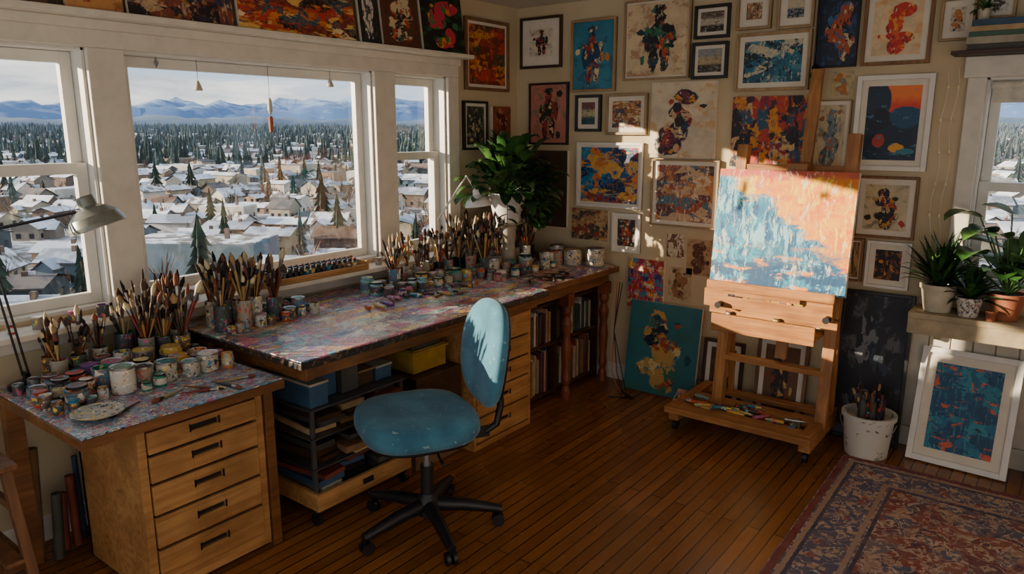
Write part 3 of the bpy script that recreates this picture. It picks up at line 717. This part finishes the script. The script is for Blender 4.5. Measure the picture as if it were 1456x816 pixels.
mb.obj('brushes_in_jars')
mb=MB()
scatter(24,.17,.42,-2.66,-2.12,.02,.034,lambda x,y,r:paintjar(mb,x,y,.82,r,r*R.uniform(1.6,2.6)),2)
mb.obj('paint_jars')
mb=MB()
scatter(8,.17,.34,-1.66,-1.04,.026,.034,lambda x,y,r:brushjar(mb,x,y,.82,r,R.uniform(.09,.12),R.randint(8,12),.24),2)
scatter(17,.05,.44,-.98,-.1,.026,.036,lambda x,y,r:brushjar(mb,x,y,.806,r,R.uniform(.1,.15),R.randint(8,13),.30),3)
mb.obj('brushes_in_jars')
mb=MB()
scatter(34,.17,.48,-1.72,-1.03,.02,.042,lambda x,y,r:paintjar(mb,x,y,.82,r,r*R.uniform(1.6,2.6)),2)
scatter(70,.05,.60,-.98,-.06,.02,.046,lambda x,y,r:paintjar(mb,x,y,.806,r,r*R.uniform(1.6,2.9)),3)
mb.obj('paint_jars')
mb=MB()
for x,y,r,h in((.50,-.33,.05,.10),(.62,-.19,.062,.11),(.76,-.13,.062,.12),(.47,-.16,.05,.12)):
        lb=LAB[1 if x>.6 else 0]
        mb.lathe((x,y,.806),[(r,0),(r*1.02,.004),(r*.98,.01),(r*.98,h*.9),(r*1.03,h*.92),(r*1.03,h),(r*.9,h*.97),(.0005,h*.95)],[STEEL,STEEL,lb,STEEL,STEEL,STEEL,R.choice(JM)],24)
        mb.tube([(x+r*math.cos(t)*1.03,y-r*.9*abs(math.sin(t))-.002,.806+h*.6-.03*math.sin(t)) for t in [math.pi*i/8 for i in range(9)]],.0015,STEEL,5)
mb.obj('paint_cans')
mb=MB();mb.box(.02,.155,-2.3,-1.6,.931,.943,PINE);mb.box(.145,.155,-2.3,-1.6,.943,.962,PINE);mb.box(.02,.03,-2.3,-1.6,.943,1.0,PINE)
mb.box(.02,.155,-2.31,-2.3,.931,.98,PINE);mb.box(.02,.155,-1.6,-1.59,.931,.98,PINE)
mb.obj('bottle_rack',.002)
mb=MB()
for row_ in range(2):
    y=-2.27
    while y<-1.63:
        r=.0155;x=.055+row_*.055;z=.9435
        lid=R.choice([BLACK,BLACK,BLACK,DKM]+JM[6:7]);pm=R.choice([JM[6],JM[10],JM[1],BLACK,LAB[6],LAB[1]])
        mb.lathe((x,y,z),[(r,0),(r,.035),(r*.6,.042),(r*.7,.043),(r*.7,.058),(.0005,.058)],[pm,pm,lid,lid,lid],12);y+=.036
mb.obj('ink_bottles')
mb=MB()
y=-3.8
while y<-.7:
    r=R.uniform(.016,.024)
    if not(-2.36<y<-1.54): 
        if R.random()<.8: paintjar(mb,.09,y,.931,r,r*2.2)
        else: brushjar(mb,.09,y,.931,r*1.1,.06,5,.16)
    y+=2*r+R.uniform(.004,.10)
mb.obj('jars_on_windowsill')
mb=MB()
for k in range(26):
    if k<14: x,y,z=R.uniform(.64,.8),R.uniform(-.8,-.5),.812
    elif k<20: x,y,z=R.uniform(.5,.6),R.uniform(-1.7,-1.3),.826
    else: x,y,z=R.uniform(.68,.76),R.uniform(-3.2,-2.9),.748
    a=R.uniform(-.9,.9);brush(mb,(x,y,z),(math.cos(a)*.3,math.sin(a),0),.16,1.4)
mb.obj('loose_paintbrushes')
mb=MB()
for k in range(14):
    x,y=R.uniform(.52,.62),-1.95+k*.06;a=R.random()*6.28;d=Vector((math.cos(a),math.sin(a)*.4,0));p=Vector((x,y,.832))
    mb.tube([p,p+d*.07,p+d*.085,p+d*.086,p+d*.1],[.010,.011,.009,.006,.006],R.choice(JM+[STEEL]),8)
mb.obj('paint_tubes')
mb=MB();mb.lathe((.72,-3.33,.743),[(.03,0),(.06,.004),(.085,.016),(.083,.018),(.055,.008),(.0005,.007)],LAB[1],24);mb.obj('palette_dish')
# ---------- lamps ----------
def shade(mb,c,dirv,r,h,mo,mi_):
    M=Vector((0,0,1)).rotation_difference(Vector(dirv)).to_matrix()
    prof=[(r,0),(r*.98,h*.12),(r*.85,h*.38),(r*.55,h*.62),(r*.32,h*.72),(r*.3,h),(r*.26,h*1.05),(.0005,h*1.06)]
    mb.lathe(c,prof,mo,28,M=M)
    mb.lathe(c,[(r*.97,.002),(r*.82,h*.36),(r*.5,h*.58),(.0005,h*.6)],mi_,28,M=M)
    mb.lathe(c,[(.0005,h*.05),(r*.2,h*.15),(r*.26,h*.3),(r*.15,h*.5),(r*.12,h*.6)],FW,14,M=M)
mb=MB();LG=simple('lamp_grey','85887e',.35,.3)
mb.lathe((.2,-3.36,.742),[(.065,0),(.065,.012),(.05,.02),(.012,.024),(.012,.05)],DKM,24)
J0,J1,J2=Vector((.2,-3.36,.79)),Vector((.16,-3.42,1.34)),Vector((.31,-3.14,1.40))
for o in(-.01,.01):
    mb.tube([J0+Vector((0,o,0)),J1+Vector((0,o,0))],.0045,DKM);mb.tube([J1+Vector((o,0,0)),J2+Vector((o,0,0))],.0045,DKM)
for J in(J0,J1,J2):mb.tube([J-Vector((.018,0,0)),J+Vector((.018,0,0))],.011,DKM,12)
shade(mb,(.33,-3.09,1.335),(-.25,-.25,1),.105,.12,LG,FW)
mb.obj('desk_lamp')
mb=MB();mb.lathe((.14,-.93,.806),[(.05,0),(.05,.01),(.01,.016),(.01,.04)],DKM,20)
K=[Vector((.14,-.93,.83)),Vector((.12,-.98,1.15)),Vector((.24,-.84,1.42)),Vector((.3,-.82,1.33))]
mb.tube([K[0],K[1]],.006,FW);mb.tube([K[1],K[2]],.006,FW);mb.tube([K[2],K[3]],.006,FW)
shade(mb,(.32,-.82,1.235),(-.1,-.05,1),.085,.10,FW,FW);mb.obj('desk_lamp')
# ---------- plants ----------
LEAF=[];
for i,(a,b_) in enumerate([('1f3f1a','3a622b'),('30502a','527a36'),('162f1c','2a4c27')]):
    m,nt,b=newmat('leaf_%d'%i,a,.38);v=coords(nt);n=nz(nt,v,18,3);nt.links.new(mixc(nt,step(nt,n,.5,.1),a,b_),b.inputs['Base Color']);LEAF.append(m)
def pot(mb,x,y,z,r,h,mat):
    mb.lathe((x,y,z),[(r*.7,0),(r*.72,.004),(r*.95,h*.82),(r*1.03,h*.83),(r*1.05,h),(r*.93,h),(r*.9,h*.9)],mat,26)
    mb.lathe((x,y,z+h*.9),[(r*.91,0),(.0005,.004)],simple('soil','2a1c12',.95),26)
px,py=.3,-.5
OFFW=simple('ceramic_offwhite','b8ae9c',.5)
mb=MB();mb.lathe((px,py,.806),[(.08,0),(.082,.01),(.06,.02),(.05,.15),(.06,.27),(.1,.29),(.1,.30)],OFFW,24);mb.obj('plant_stand')
mb=MB();pot(mb,px,py,1.107,.125,.19,FW)
for i in range(165):
    a=R.random()*6.28;el=R.uniform(-.25,1.3);L=R.uniform(.12,.36)
    d=Vector((math.cos(a)*math.cos(el),math.sin(a)*math.cos(el),math.sin(el)))
    if d.x<-.3: d.x*=.4
    if d.y>.5 : d.y*=.8
    s=Vector((px,py,1.29));e=s+d*L*.85+Vector((0,0,.03));mb.tube([s,s+(e-s)*.5+Vector((0,0,.03)),e],.002,LEAF[0],5)
    mb.leaf(e,d+Vector((0,0,.1)),R.uniform(.11,.18),R.uniform(.06,.11),R.choice(LEAF),R.uniform(.4,1.0))
for i in range(10):
    a=R.uniform(-1.2,1.5);s=Vector((px,py,1.30));d=Vector((math.cos(a)*.24,math.sin(a)*.24,0))
    pts=[s,s+d*.7+Vector((0,0,.06)),s+d*1.1+Vector((0,0,-.06)),s+d*1.2+Vector((0,0,-.2))];mb.tube(pts,.002,LEAF[0],5)
    for k in range(5):
        t=k/5;q=pts[2].lerp(pts[3],t);mb.leaf(q,(R.uniform(-1,1),R.uniform(-1,1),-.2),.08,.05,R.choice(LEAF),.5)
mb.obj('potted_plant')
LEDGE=simple('ledge_cream','a89674',.55)
mb=MB();mb.box(2.68,4.9,-.25,-.016,.77,.80,LEDGE);mb.box(2.68,4.9,-.245,-.225,.69,.77,LEDGE)
for x in(2.8,3.8,4.8):mb.box(x,x+.03,-.21,-.016,.665,.77,LEDGE)
mb.obj('plant_shelf',.003)
TER=simple('terracotta','9c5a3a',.75);CER=simple('ceramic_cream','c9bfa6',.4)
mb=MB();pot(mb,2.79,-.14,.801,.085,.14,CER)
for i in range(80):
    a=R.random()*6.28;el=R.uniform(.35,1.5);d=Vector((math.cos(a)*math.cos(el),math.sin(a)*math.cos(el)*.6-.1,math.sin(el)))
    mb.leaf((2.79+R.uniform(-.03,.03),-.14+R.uniform(-.03,.03),.93),d,R.uniform(.15,.30),.024,R.choice([LEAF[2],LEAF[0]]),R.uniform(.1,.6),lim=-.035)
mb.obj('potted_spider_plant')
mb=MB();pot(mb,2.93,-.17,.801,.06,.095,splat('painted_pot','c9b8a8',['6b3a3a','2c4a5c','e6dccc'],.5,.55,60))
for i in range(60):
    a=R.random()*6.28;el=R.uniform(.0,1.4);d=Vector((math.cos(a)*math.cos(el),math.sin(a)*math.cos(el)*.7,math.sin(el)))
    mb.leaf((2.93,-.17,.885),d,R.uniform(.1,.24),.04,R.choice(LEAF),R.uniform(.1,.6),lim=-.065)
mb.obj('potted_fern')
mb=MB();pot(mb,3.08,-.14,.801,.08,.13,TER)
for i in range(32):
    a=R.random()*6.28;el=R.uniform(.35,1.45);L=R.uniform(.12,.44);d=Vector((math.cos(a)*math.cos(el)*.8,-abs(math.sin(a))*math.cos(el)*.4+.08,math.sin(el)))
    s=Vector((3.08,-.14,.92));e=s+d*L;mb.tube([s,s+(e-s)*.5+Vector((0,0,.01)),e],.004,LEAF[1],5)
    dd=Vector((math.cos(a),math.sin(a)*.6-.3,.3));mb.leaf(e,dd,R.uniform(.14,.22),R.uniform(.10,.14),R.choice(LEAF[:2]),R.uniform(.3,.9),lim=-.065)
mb.obj('potted_rubber_plant')
mb=MB();pot(mb,3.03,-.222,.801,.026,.05,TER);mb.obj('flower_pot')
mb=MB();mb.box(2.72,3.9,-.16,-.002,2.052,2.07,DARKW)
mb.obj('wall_shelf',.002)
mb=MB();z=2.071
for k in range(5):
    h=R.uniform(.022,.032);mb.box(2.77+R.uniform(0,.03),3.06+R.uniform(-.03,.03),-.14,-.02,z,z+h,BK[[4,0,8,3,2][k]]);z+=h+.001
x=3.12
while x<3.8:
    w=R.uniform(.015,.035);mb.box(x,x+w*.95,-.14,-.02,2.071,2.071+R.uniform(.14,.2),R.choice(BK));x+=w
mb.obj('books')
mb=MB();pot(mb,2.83,-.08,z+.001,.03,.05,CER)
for i in range(24):
    a=R.random()*6.28;el=R.uniform(.0,1.2);mb.leaf((2.83,-.08,z+.045),(math.cos(a)*math.cos(el),math.sin(a)*math.cos(el)*.6,math.sin(el)),.07,.02,R.choice(LEAF),.7)
mb.obj('potted_succulent')
# ---------- chair ----------
CF,nt,b=newmat('teal_upholstery','2f6d84',.85)
v=coords(nt);n=nz(nt,v,7,5);n2=nz(nt,v,500,2);n3=nz(nt,v,40,3)
c=mixc(nt,step(nt,n,.5,.15),'2a647e','4888a0');c=mixc(nt,mth(nt,'MULTIPLY',step(nt,n3,.68,.02),.6),c,'a9c0c4');nt.links.new(c,b.inputs['Base Color']);bump(nt,b,n2,.25,.002)
b.inputs['Sheen Weight'].default_value=.2
root=bpy.data.objects.new('office_chair',None);bpy.context.scene.collection.objects.link(root)
CX,CY=1.22,-2.25;PH=math.radians(61)
def part(mb,name,bevel=0):
    o=mb.obj(name,bevel);o.parent=root;return o
mb=MB();mb.M=T(CX-.045,CY-.01,.445,PH)
mb.sell([(.86,0),(.95,.008),(1,.03),(1,.06),(.975,.08),(.90,.096),(.7,.104),(.3,.100),(.02,.098)],CF,.25,.265,48,3.0)
part(mb,'seat')
mb=MB();mb.M=T(CX-.045,CY-.01,.43,PH);mb.sell([(.8,0),(.9,.005),(.92,.016)],BLACK,.25,.265,36,3.0)
mb.M=T(CX,CY,0,PH)
mb.box(-.09,.12,-.05,.05,.39,.43,BLACK)
mb.beam((.08,0,.405),(.29,0,.405),.05,.012,BLACK,(0,1,0));mb.tube([(.27,0,.405),(.325,0,.43),(.345,0,.52),(.325,0,.7)],[.014,.016,.016,.012],BLACK,10)
mb.lathe((0,0,0),[(.028,.16),(.028,.3),(.018,.3),(.018,.4)],[BLACK,STEEL,STEEL],18)
mb.tube([(.02,-.04,.41),(.0,-.2,.40),(.0,-.24,.40)],[.005,.005,.009],BLACK,8)
part(mb,'column_and_mechanism',.002)
mb=MB();Mb=T(CX,CY,.765,PH)@Matrix.Translation((.285,0,0))@Matrix.Rotation(math.radians(8),4,'Y')@Matrix.Rotation(math.radians(-90),4,'Y')
mb.M=Mb;mb.sell([(.3,.034),(.75,.032),(.93,.022),(1,.004),(1,-.012),(.93,-.03),(.5,-.036)],CF,.23,.215,48,2.5,bow=.03)
part(mb,'backrest')
mb=MB();mb.M=Mb;mb.sell([(.95,-.022),(.93,-.036),(.6,-.043)],BLACK,.23,.215,36,2.5,bow=.03);part(mb,'backrest_shell')
mb=MB()
mb.lathe((CX,CY,0),[(.03,.06),(.05,.075),(.05,.13),(.03,.17)],BLACK,20)
for k in range(5):
    a=math.radians(-29+72*k);d=Vector((math.cos(a),math.sin(a),0));c0=Vector((CX,CY,.115))
    mb.tube([c0+d*.03,c0+d*.16+Vector((0,0,-.01)),c0+d*.32+Vector((0,0,-.04))],[.032,.028,.019],BLACK,10)
    e=Vector((CX,CY,0))+d*.315;mb.tube([e+Vector((0,0,.085)),e+Vector((0,0,.045))],.007,DKM,8)
    s=Vector((-d.y,d.x,0))
    for q in(-1,1): mb.tube([e+s*q*.007+Vector((0,0,.0275))-d*.01,e+s*q*.022+Vector((0,0,.0275))-d*.01],.0275,BLACK,18)
part(mb,'base_with_casters')
# ---------- easel ----------
mb=MB();E=EAS;EX=EASX;EY=wood('easel_wood_y','8c5628','c2884a',1,.45)
for x in(1.60,2.33):
    mb.beam((x,-.62,.115),(x,-.10,.115),.06,.095,EY)
    for y in(-.58,-.14):
        mb.tube([(x,y,.09),(x,y,.05)],.008,DKM);mb.tube([(x-.012,y,.03),(x+.012,y,.03)],.03,BLACK,16)
mb.beam((1.56,-.60,.14),(2.37,-.60,.14),.035,.13,EX,(0,1,0));mb.beam((1.6,-.14,.13),(2.33,-.14,.13),.03,.07,EX,(0,1,0))
mb.beam((1.6,-.36,.14),(2.33,-.36,.14),.03,.10,EX,(0,1,0))
mb.box(1.625,2.305,-.58,-.38,.10,.112,EX)
lean_=lambda z:-.37+.12*(z-.15)
for x,zt in((1.76,1.62),(2.34,1.68)):
    mb.beam((x,lean_(.15),.13),(x,lean_(zt),zt),.06,.06,E)
    mb.beam((x,-.16,.14),(x,lean_(.95)+.03,.95),.03,.03,E)
mb.beam((2.08,lean_(.3)+.05,.45),(2.10,lean_(2.0)+.05,2.02),.06,.03,E)
for z,w in((.42,.06),(1.05,.05),(1.5,.05)):mb.beam((1.76,lean_(z)-.0,z),(2.34,lean_(z)-.0,z),.03,w,EX,(0,1,0))
mb.beam((1.68,-.345,.70),(2.38,-.345,.70),.05,.06,EX,(0,1,0))
mb.beam((1.66,-.40,.77),(2.36,-.40,.77),.10,.028,EX,(0,1,0));
mb.box(1.74,2.3,-.475,-.30,.62,.65,EX);mb.box(1.74,2.3,-.49,-.47,.60,.70,EX)
mb.box(1.70,2.38,-.47,-.33,.835,.86,EX);mb.box(1.70,2.38,-.485,-.47,.835,.885,EX)
mb.box(1.85,2.2,-.44,-.36,.80,.835,EX)
mb.box(2.05,2.15,-.34,-.22,1.475,1.53,E);mb.tube([(2.10,-.20,1.3),(2.10,-.14,1.3)],.02,BLACK,12)
for x in(1.76,2.34):mb.tube([(x,-.40,.74),(x,-.46,.74)],.018,BLACK,12)
mb.obj('studio_easel',.003)
cm=art_mat('sunset_canvas','3f97ad',['3f97ad'],'sunset',5,.5)
mb=MB();th=math.asin(.12*.95);W,Hh=.72,.63
mb.M=Matrix.Translation((2.055,-.40,.862))@Matrix.Rotation(-th,4,'X')
mb.box(-W/2,W/2,-.035,0,0,Hh,PAPER);mb.quaduv([(-W/2,-.036,0),(W/2,-.036,0),(W/2,-.036,Hh),(-W/2,-.036,Hh)],cm);mb.obj('canvas_on_easel',.002)
mb=MB()
for k in range(46):
    x,y=R.uniform(1.66,2.2),R.uniform(-.565,-.41);a=R.random()*6.28;d=Vector((math.cos(a),math.sin(a)*.3,0)).normalized();p=Vector((x,y,.125+.017*(k%4)))
    mb.tube([p,p+d*.07,p+d*.085,p+d*.1],[.010,.011,.006,.006],R.choice(JM+[STEEL,PAPER,BLACK]),8)
mb.obj('paint_tubes')
mb=MB()
for x,y in((1.72,-.26),(1.83,-.24),(1.93,-.27),(2.22,-.26)):
    pass
for k in range(5): paintjar(mb,2.235+.0*k,-.545+.036*k,.113,.017,.05)
for k in range(4): paintjar(mb,1.80+.09*k,-.385,.651,.02,.045) if k in(0,3) else None
mb.obj('paint_jars')
mb=MB()
for k in range(8):
    x=1.8+k*.055;p=Vector((x,-.41,.795));a=R.uniform(-.5,.5);mb.tube([p,p+Vector((.08,a*.04,0))],.008,R.choice(JM+[STEEL]),8)
mb.obj('paint_tubes')
# ---------- bucket ----------
mb=MB();bm=splat('bucket_plastic','ccc7bc',['989484','7c7468','3c3a38'],.45,.66,18)
bx,by=2.555,-.27
mb.lathe((bx,by,.001),[(.10,0),(.105,.004),(.125,.21),(.135,.212),(.135,.235),(.12,.235),(.115,.2)],bm,28);mb.lathe((bx,by,.2),[(.115,0),(.0005,0)],BLACK,28)
mb.tube([(bx+.138*math.cos(t),by-.02-.05*math.sin(t),.2-.09*math.sin(t)) for t in[math.pi*i/10 for i in range(11)]],.002,STEEL,6)
mb.obj('bucket')
mb=MB()
for k in range(9):
    a=R.random()*6.28;q=R.uniform(0,.07);r=.022
    mb.lathe((bx+q*math.cos(a),by+q*math.sin(a),.202),[(r,0),(r,.09),(r*.5,.11),(r*.5,.14),(.0005,.14)],R.choice([BLACK,GR,BK[3],JM[6],JM[10]]),12)
for k in range(6):brush(mb,(bx+R.uniform(-.05,.05),by+R.uniform(-.05,.05),.21),(R.uniform(-.3,.3),R.uniform(-.3,.3),1),.17,1.6)
mb.obj('brushes_and_bottles')
mb=MB();pot(mb,3.30,-.12,.001,.05,.12,BK[3]);mb.obj('clay_pot')
mb=MB();mb.lathe((3.48,-.2,.001),[(.1,0),(.13,.1),(.135,.22),(.12,.22),(.11,.1)],wood('wicker','6b4a28','a87c4a',2,.8,4),24)
for i in range(40):
    a=R.random()*6.28;el=R.uniform(.1,1.3);d=Vector((math.cos(a)*math.cos(el),math.sin(a)*math.cos(el)*.5,math.sin(el)));mb.leaf((3.48,-.2,.2),d,R.uniform(.1,.25),.04,R.choice(LEAF),.6)
mb.obj('basket_with_plant')
# ---------- rug ----------
m,nt,b=newmat('persian_rug','6b3a34',.95)
tc=nt.nodes.new('ShaderNodeTexCoord');uv=tc.outputs['UV']
sp=node(nt,'ShaderNodeSeparateXYZ',{0:uv});RW,RH=1.9,2.7
X=mth(nt,'MULTIPLY',mth(nt,'ABSOLUTE',mth(nt,'SUBTRACT',sp.outputs[0],.5)),RW);Yv=mth(nt,'MULTIPLY',mth(nt,'ABSOLUTE',mth(nt,'SUBTRACT',sp.outputs[1],.5)),RH)
dx=mth(nt,'SUBTRACT',RW/2,X);dy=mth(nt,'SUBTRACT',RH/2,Yv);de=mth(nt,'MINIMUM',dx,dy)
cmb=node(nt,'ShaderNodeCombineXYZ',{0:X,1:Yv}).outputs[0]
vo=node(nt,'ShaderNodeTexVoronoi',{'Vector':cmb,'Scale':11.},distance='MANHATTAN')
vo2=node(nt,'ShaderNodeTexVoronoi',{'Vector':cmb,'Scale':26.},distance='CHEBYCHEV')
wv=node(nt,'ShaderNodeTexNoise',{'Vector':cmb,'Scale':14.,'Detail':3.,'Distortion':1.2}).outputs['Fac']
rc=node(nt,'ShaderNodeSeparateColor',{0:vo.outputs['Color']}).outputs[0]
field=ramp(nt,rc,['94483e','5c6078','a05a4c','b8947c','784048','984c40','7c7078'])
field=mixc(nt,step(nt,vo.outputs['Distance'],.30,.03),'ccb094',field)
field=mixc(nt,step(nt,vo.outputs['Distance'],.16,.02),'70343a',field)
field=mixc(nt,step(nt,vo2.outputs['Distance'],.24,.03),'c0a08c',field)
b1=mth(nt,'LESS_THAN',mth(nt,'ABSOLUTE',mth(nt,'SUBTRACT',wv,.5)),.018);field=mixc(nt,b1,field,'d4bca4')
b2=mth(nt,'LESS_THAN',mth(nt,'ABSOLUTE',mth(nt,'SUBTRACT',wv,.6)),.02);field=mixc(nt,b2,field,'3c4058')
bord=mixc(nt,step(nt,vo2.outputs['Distance'],.32,.03),'c0a084','545c78');bord=mixc(nt,step(nt,vo.outputs['Distance'],.35,.03),'a04c40',bord)
bord=mixc(nt,b1,bord,'d4bca4')
inb=step(nt,de,.27,.003);c=mixc(nt,inb,bord,field)
for p_,w_,cc in((.02,.016,'7c2f2a'),(.055,.01,'b89880'),(.25,.010,'b89880'),(.28,.008,'3c4058'),(.075,.008,'3c4058')):
    a=mth(nt,'LESS_THAN',mth(nt,'ABSOLUTE',mth(nt,'SUBTRACT',de,p_)),w_);c=mixc(nt,a,c,cc)
wn=nz(nt,uv,18,6,.75);c=mixc(nt,mth(nt,'MULTIPLY',step(nt,wn,.5,.12),.45),c,'96766c')
nt.links.new(c,b.inputs['Base Color']);pn=nz(nt,uv,500,2);bump(nt,b,pn,.6,.004)
mb=MB();mb.M=T(2.49+RW/2,-.36-RH/2,0,math.radians(.8));mb.box(-RW/2,RW/2,-RH/2,RH/2,.001,.01,m)
mb.quaduv([(-RW/2,-RH/2,.0105),(RW/2,-RH/2,.0105),(RW/2,RH/2,.0105),(-RW/2,RH/2,.0105)],m);mb.obj('persian_rug')
# ---------- wooden stool ----------
mb=MB();SW=wood('stool_wood','5a3820','8c5c38',2,.5)
sx,sy=.42,-3.72
for a,b_ in((-1,-1),(1,-1),(1,1),(-1,1)):
    mb.beam((sx+a*.2,sy+b_*.18,0),(sx+a*.15,sy+b_*.14,.60),.032,.032,SW)
for k in range(4):mb.box(sx-.2,sx+.2,sy-.16+k*.085,sy-.09+k*.085,.60,.62,SW)
for k in range(4):mb.box(sx-.19,sx+.19,sy-.15+k*.08,sy-.09+k*.08,.26,.275,SW)
for q in(-1,1):mb.beam((sx-.17,sy+q*.165,.24),(sx+.17,sy+q*.165,.24),.025,.03,SW);mb.beam((sx-.16,sy+q*.15,.45),(sx+.16,sy+q*.15,.45),.02,.03,SW)
mb.obj('slatted_stool',.003)
mb=MB()
for k in range(14):
    x=R.uniform(.1,.24);y=-3.38+k*.045;h=R.uniform(.25,.5)
    mb.tube([(x,y,.01),(x+R.uniform(-.02,.02),y+R.uniform(-.03,.03),h)],R.uniform(.01,.022),R.choice([BK[1],BK[2],CRD,BK[4],GR]),10)
mb.obj('rolled_papers')
# ---------- hanging ornaments ----------
mb=MB()
for y,z,k in((-2.43,1.88,0),(-2.05,1.69,1),(-1.66,1.93,0),(-2.62,1.97,2)):
    mb.tube([(-.02,y,2.02),(-.02,y,z+.04)],.0012,BLACK,5)
    if k==0: mb.lathe((-.02,y,z),[(.018,0),(.02,.004),(.009,.035),(.004,.045)],CER,14)
    elif k==1:
        mb.lathe((-.02,y,z),[(.010,0),(.012,.07),(.006,.08)],TER,12);mb.lathe((-.02,y,z+.09),[(.006,0),(.012,.02),(.010,.07),(.003,.08)],CER,12)
    else: mb.lathe((-.02,y,z),[(.002,0),(.012,.02),(.002,.04)],STEEL,12)
mb.obj('hanging_ornaments')
mb=MB()
cord=[(2.07,-.05,2.5),(2.07,-.055,2.3),(2.075,-.05,2.1),(2.07,-.05,1.97)]
mb.tube(cord,.004,BLACK,6)
for z,r in((2.03,.02),(1.99,.026),(1.945,.022),(1.91,.014)):mb.lathe((2.07,-.055,z),[(.003,-r),(r*.8,-r*.6),(r,0),(r*.8,r*.6),(.003,r)],DKM,12)
mb.obj('hanging_bell_cord')
mb=MB()
EMB=newmat('fairy_bulb','f2e2b8',.3)[0]
for x0 in(2.70,2.745):
    pts=[(x0+.01*math.sin(i*1.3),-.022,2.0-i*.08) for i in range(15)];mb.tube(pts,.0015,FW,5)
    for p in pts[1::2]:mb.lathe((p[0],p[1]-.006,p[2]-.01),[(.001,-.01),(.006,-.004),(.005,.006),(.002,.01)],EMB,8)
mb.obj('string_lights')
mb=MB()
for k in range(3):
    pts=[(.93+.03*k,-.12-.02*k,.72-.0*k),(.96,-.2,.4),(.95+.04*k,-.2,.12),(1.0+.05*k,-.2-.03*k,.006),(1.1+.04*k,-.3,.005),(1.02,-.36,.005)]
    mb.tube(pts,.004,BLACK if k else simple('orange_cord','b8602c',.5),6)
mb.obj('power_cords')
# ---------- light ----------
sd=Vector((1,.9,-.17*math.hypot(1,.9)))
L=bpy.data.lights.new('sun','SUN');L.energy=16;L.color=(1,.80,.57);L.angle=math.radians(.6)
lo=bpy.data.objects.new('sun',L);bpy.context.scene.collection.objects.link(lo);lo.rotation_euler=sd.to_track_quat('-Z','Y').to_euler()
w=bpy.data.worlds.new('sky');bpy.context.scene.world=w;w.use_nodes=True;nt=w.node_tree;bg=nt.nodes['Background']
tc=nt.nodes.new('ShaderNodeTexCoord');sp=node(nt,'ShaderNodeSeparateXYZ',{0:tc.outputs['Generated']})
grad=mixc(nt,node(nt,'ShaderNodeMapRange',{0:sp.outputs[2],1:0.,2:.25}).outputs[0],'c4d3e2','84a8d0')
v=node(nt,'ShaderNodeMapping',{'Vector':tc.outputs['Generated'],'Scale':(2,2,11)}).outputs[0]
n=nz(nt,v,1.6,8,.6,.4);n2=nz(nt,v,3.2,6,.6)
cl=mixc(nt,step(nt,n2,.5,.12),'b0b8c2','f6f3ee')
nt.links.new(mixc(nt,step(nt,n,.48,.06),grad,cl),bg.inputs[0]);bg.inputs[1].default_value=1.95
# ---------- camera ----------
F=1050;p=math.atan(223/F);a=math.radians(37.5)
cam=bpy.data.cameras.new('camera');cam.sensor_width=36;cam.lens=36*F/1456;cam.clip_end=30000;cam.clip_start=.05
co=bpy.data.objects.new('camera',cam);bpy.context.scene.collection.objects.link(co);co.location=(3.30,-4.36,1.7)
co.rotation_euler=(math.pi/2-p,0,a);bpy.context.scene.camera=co
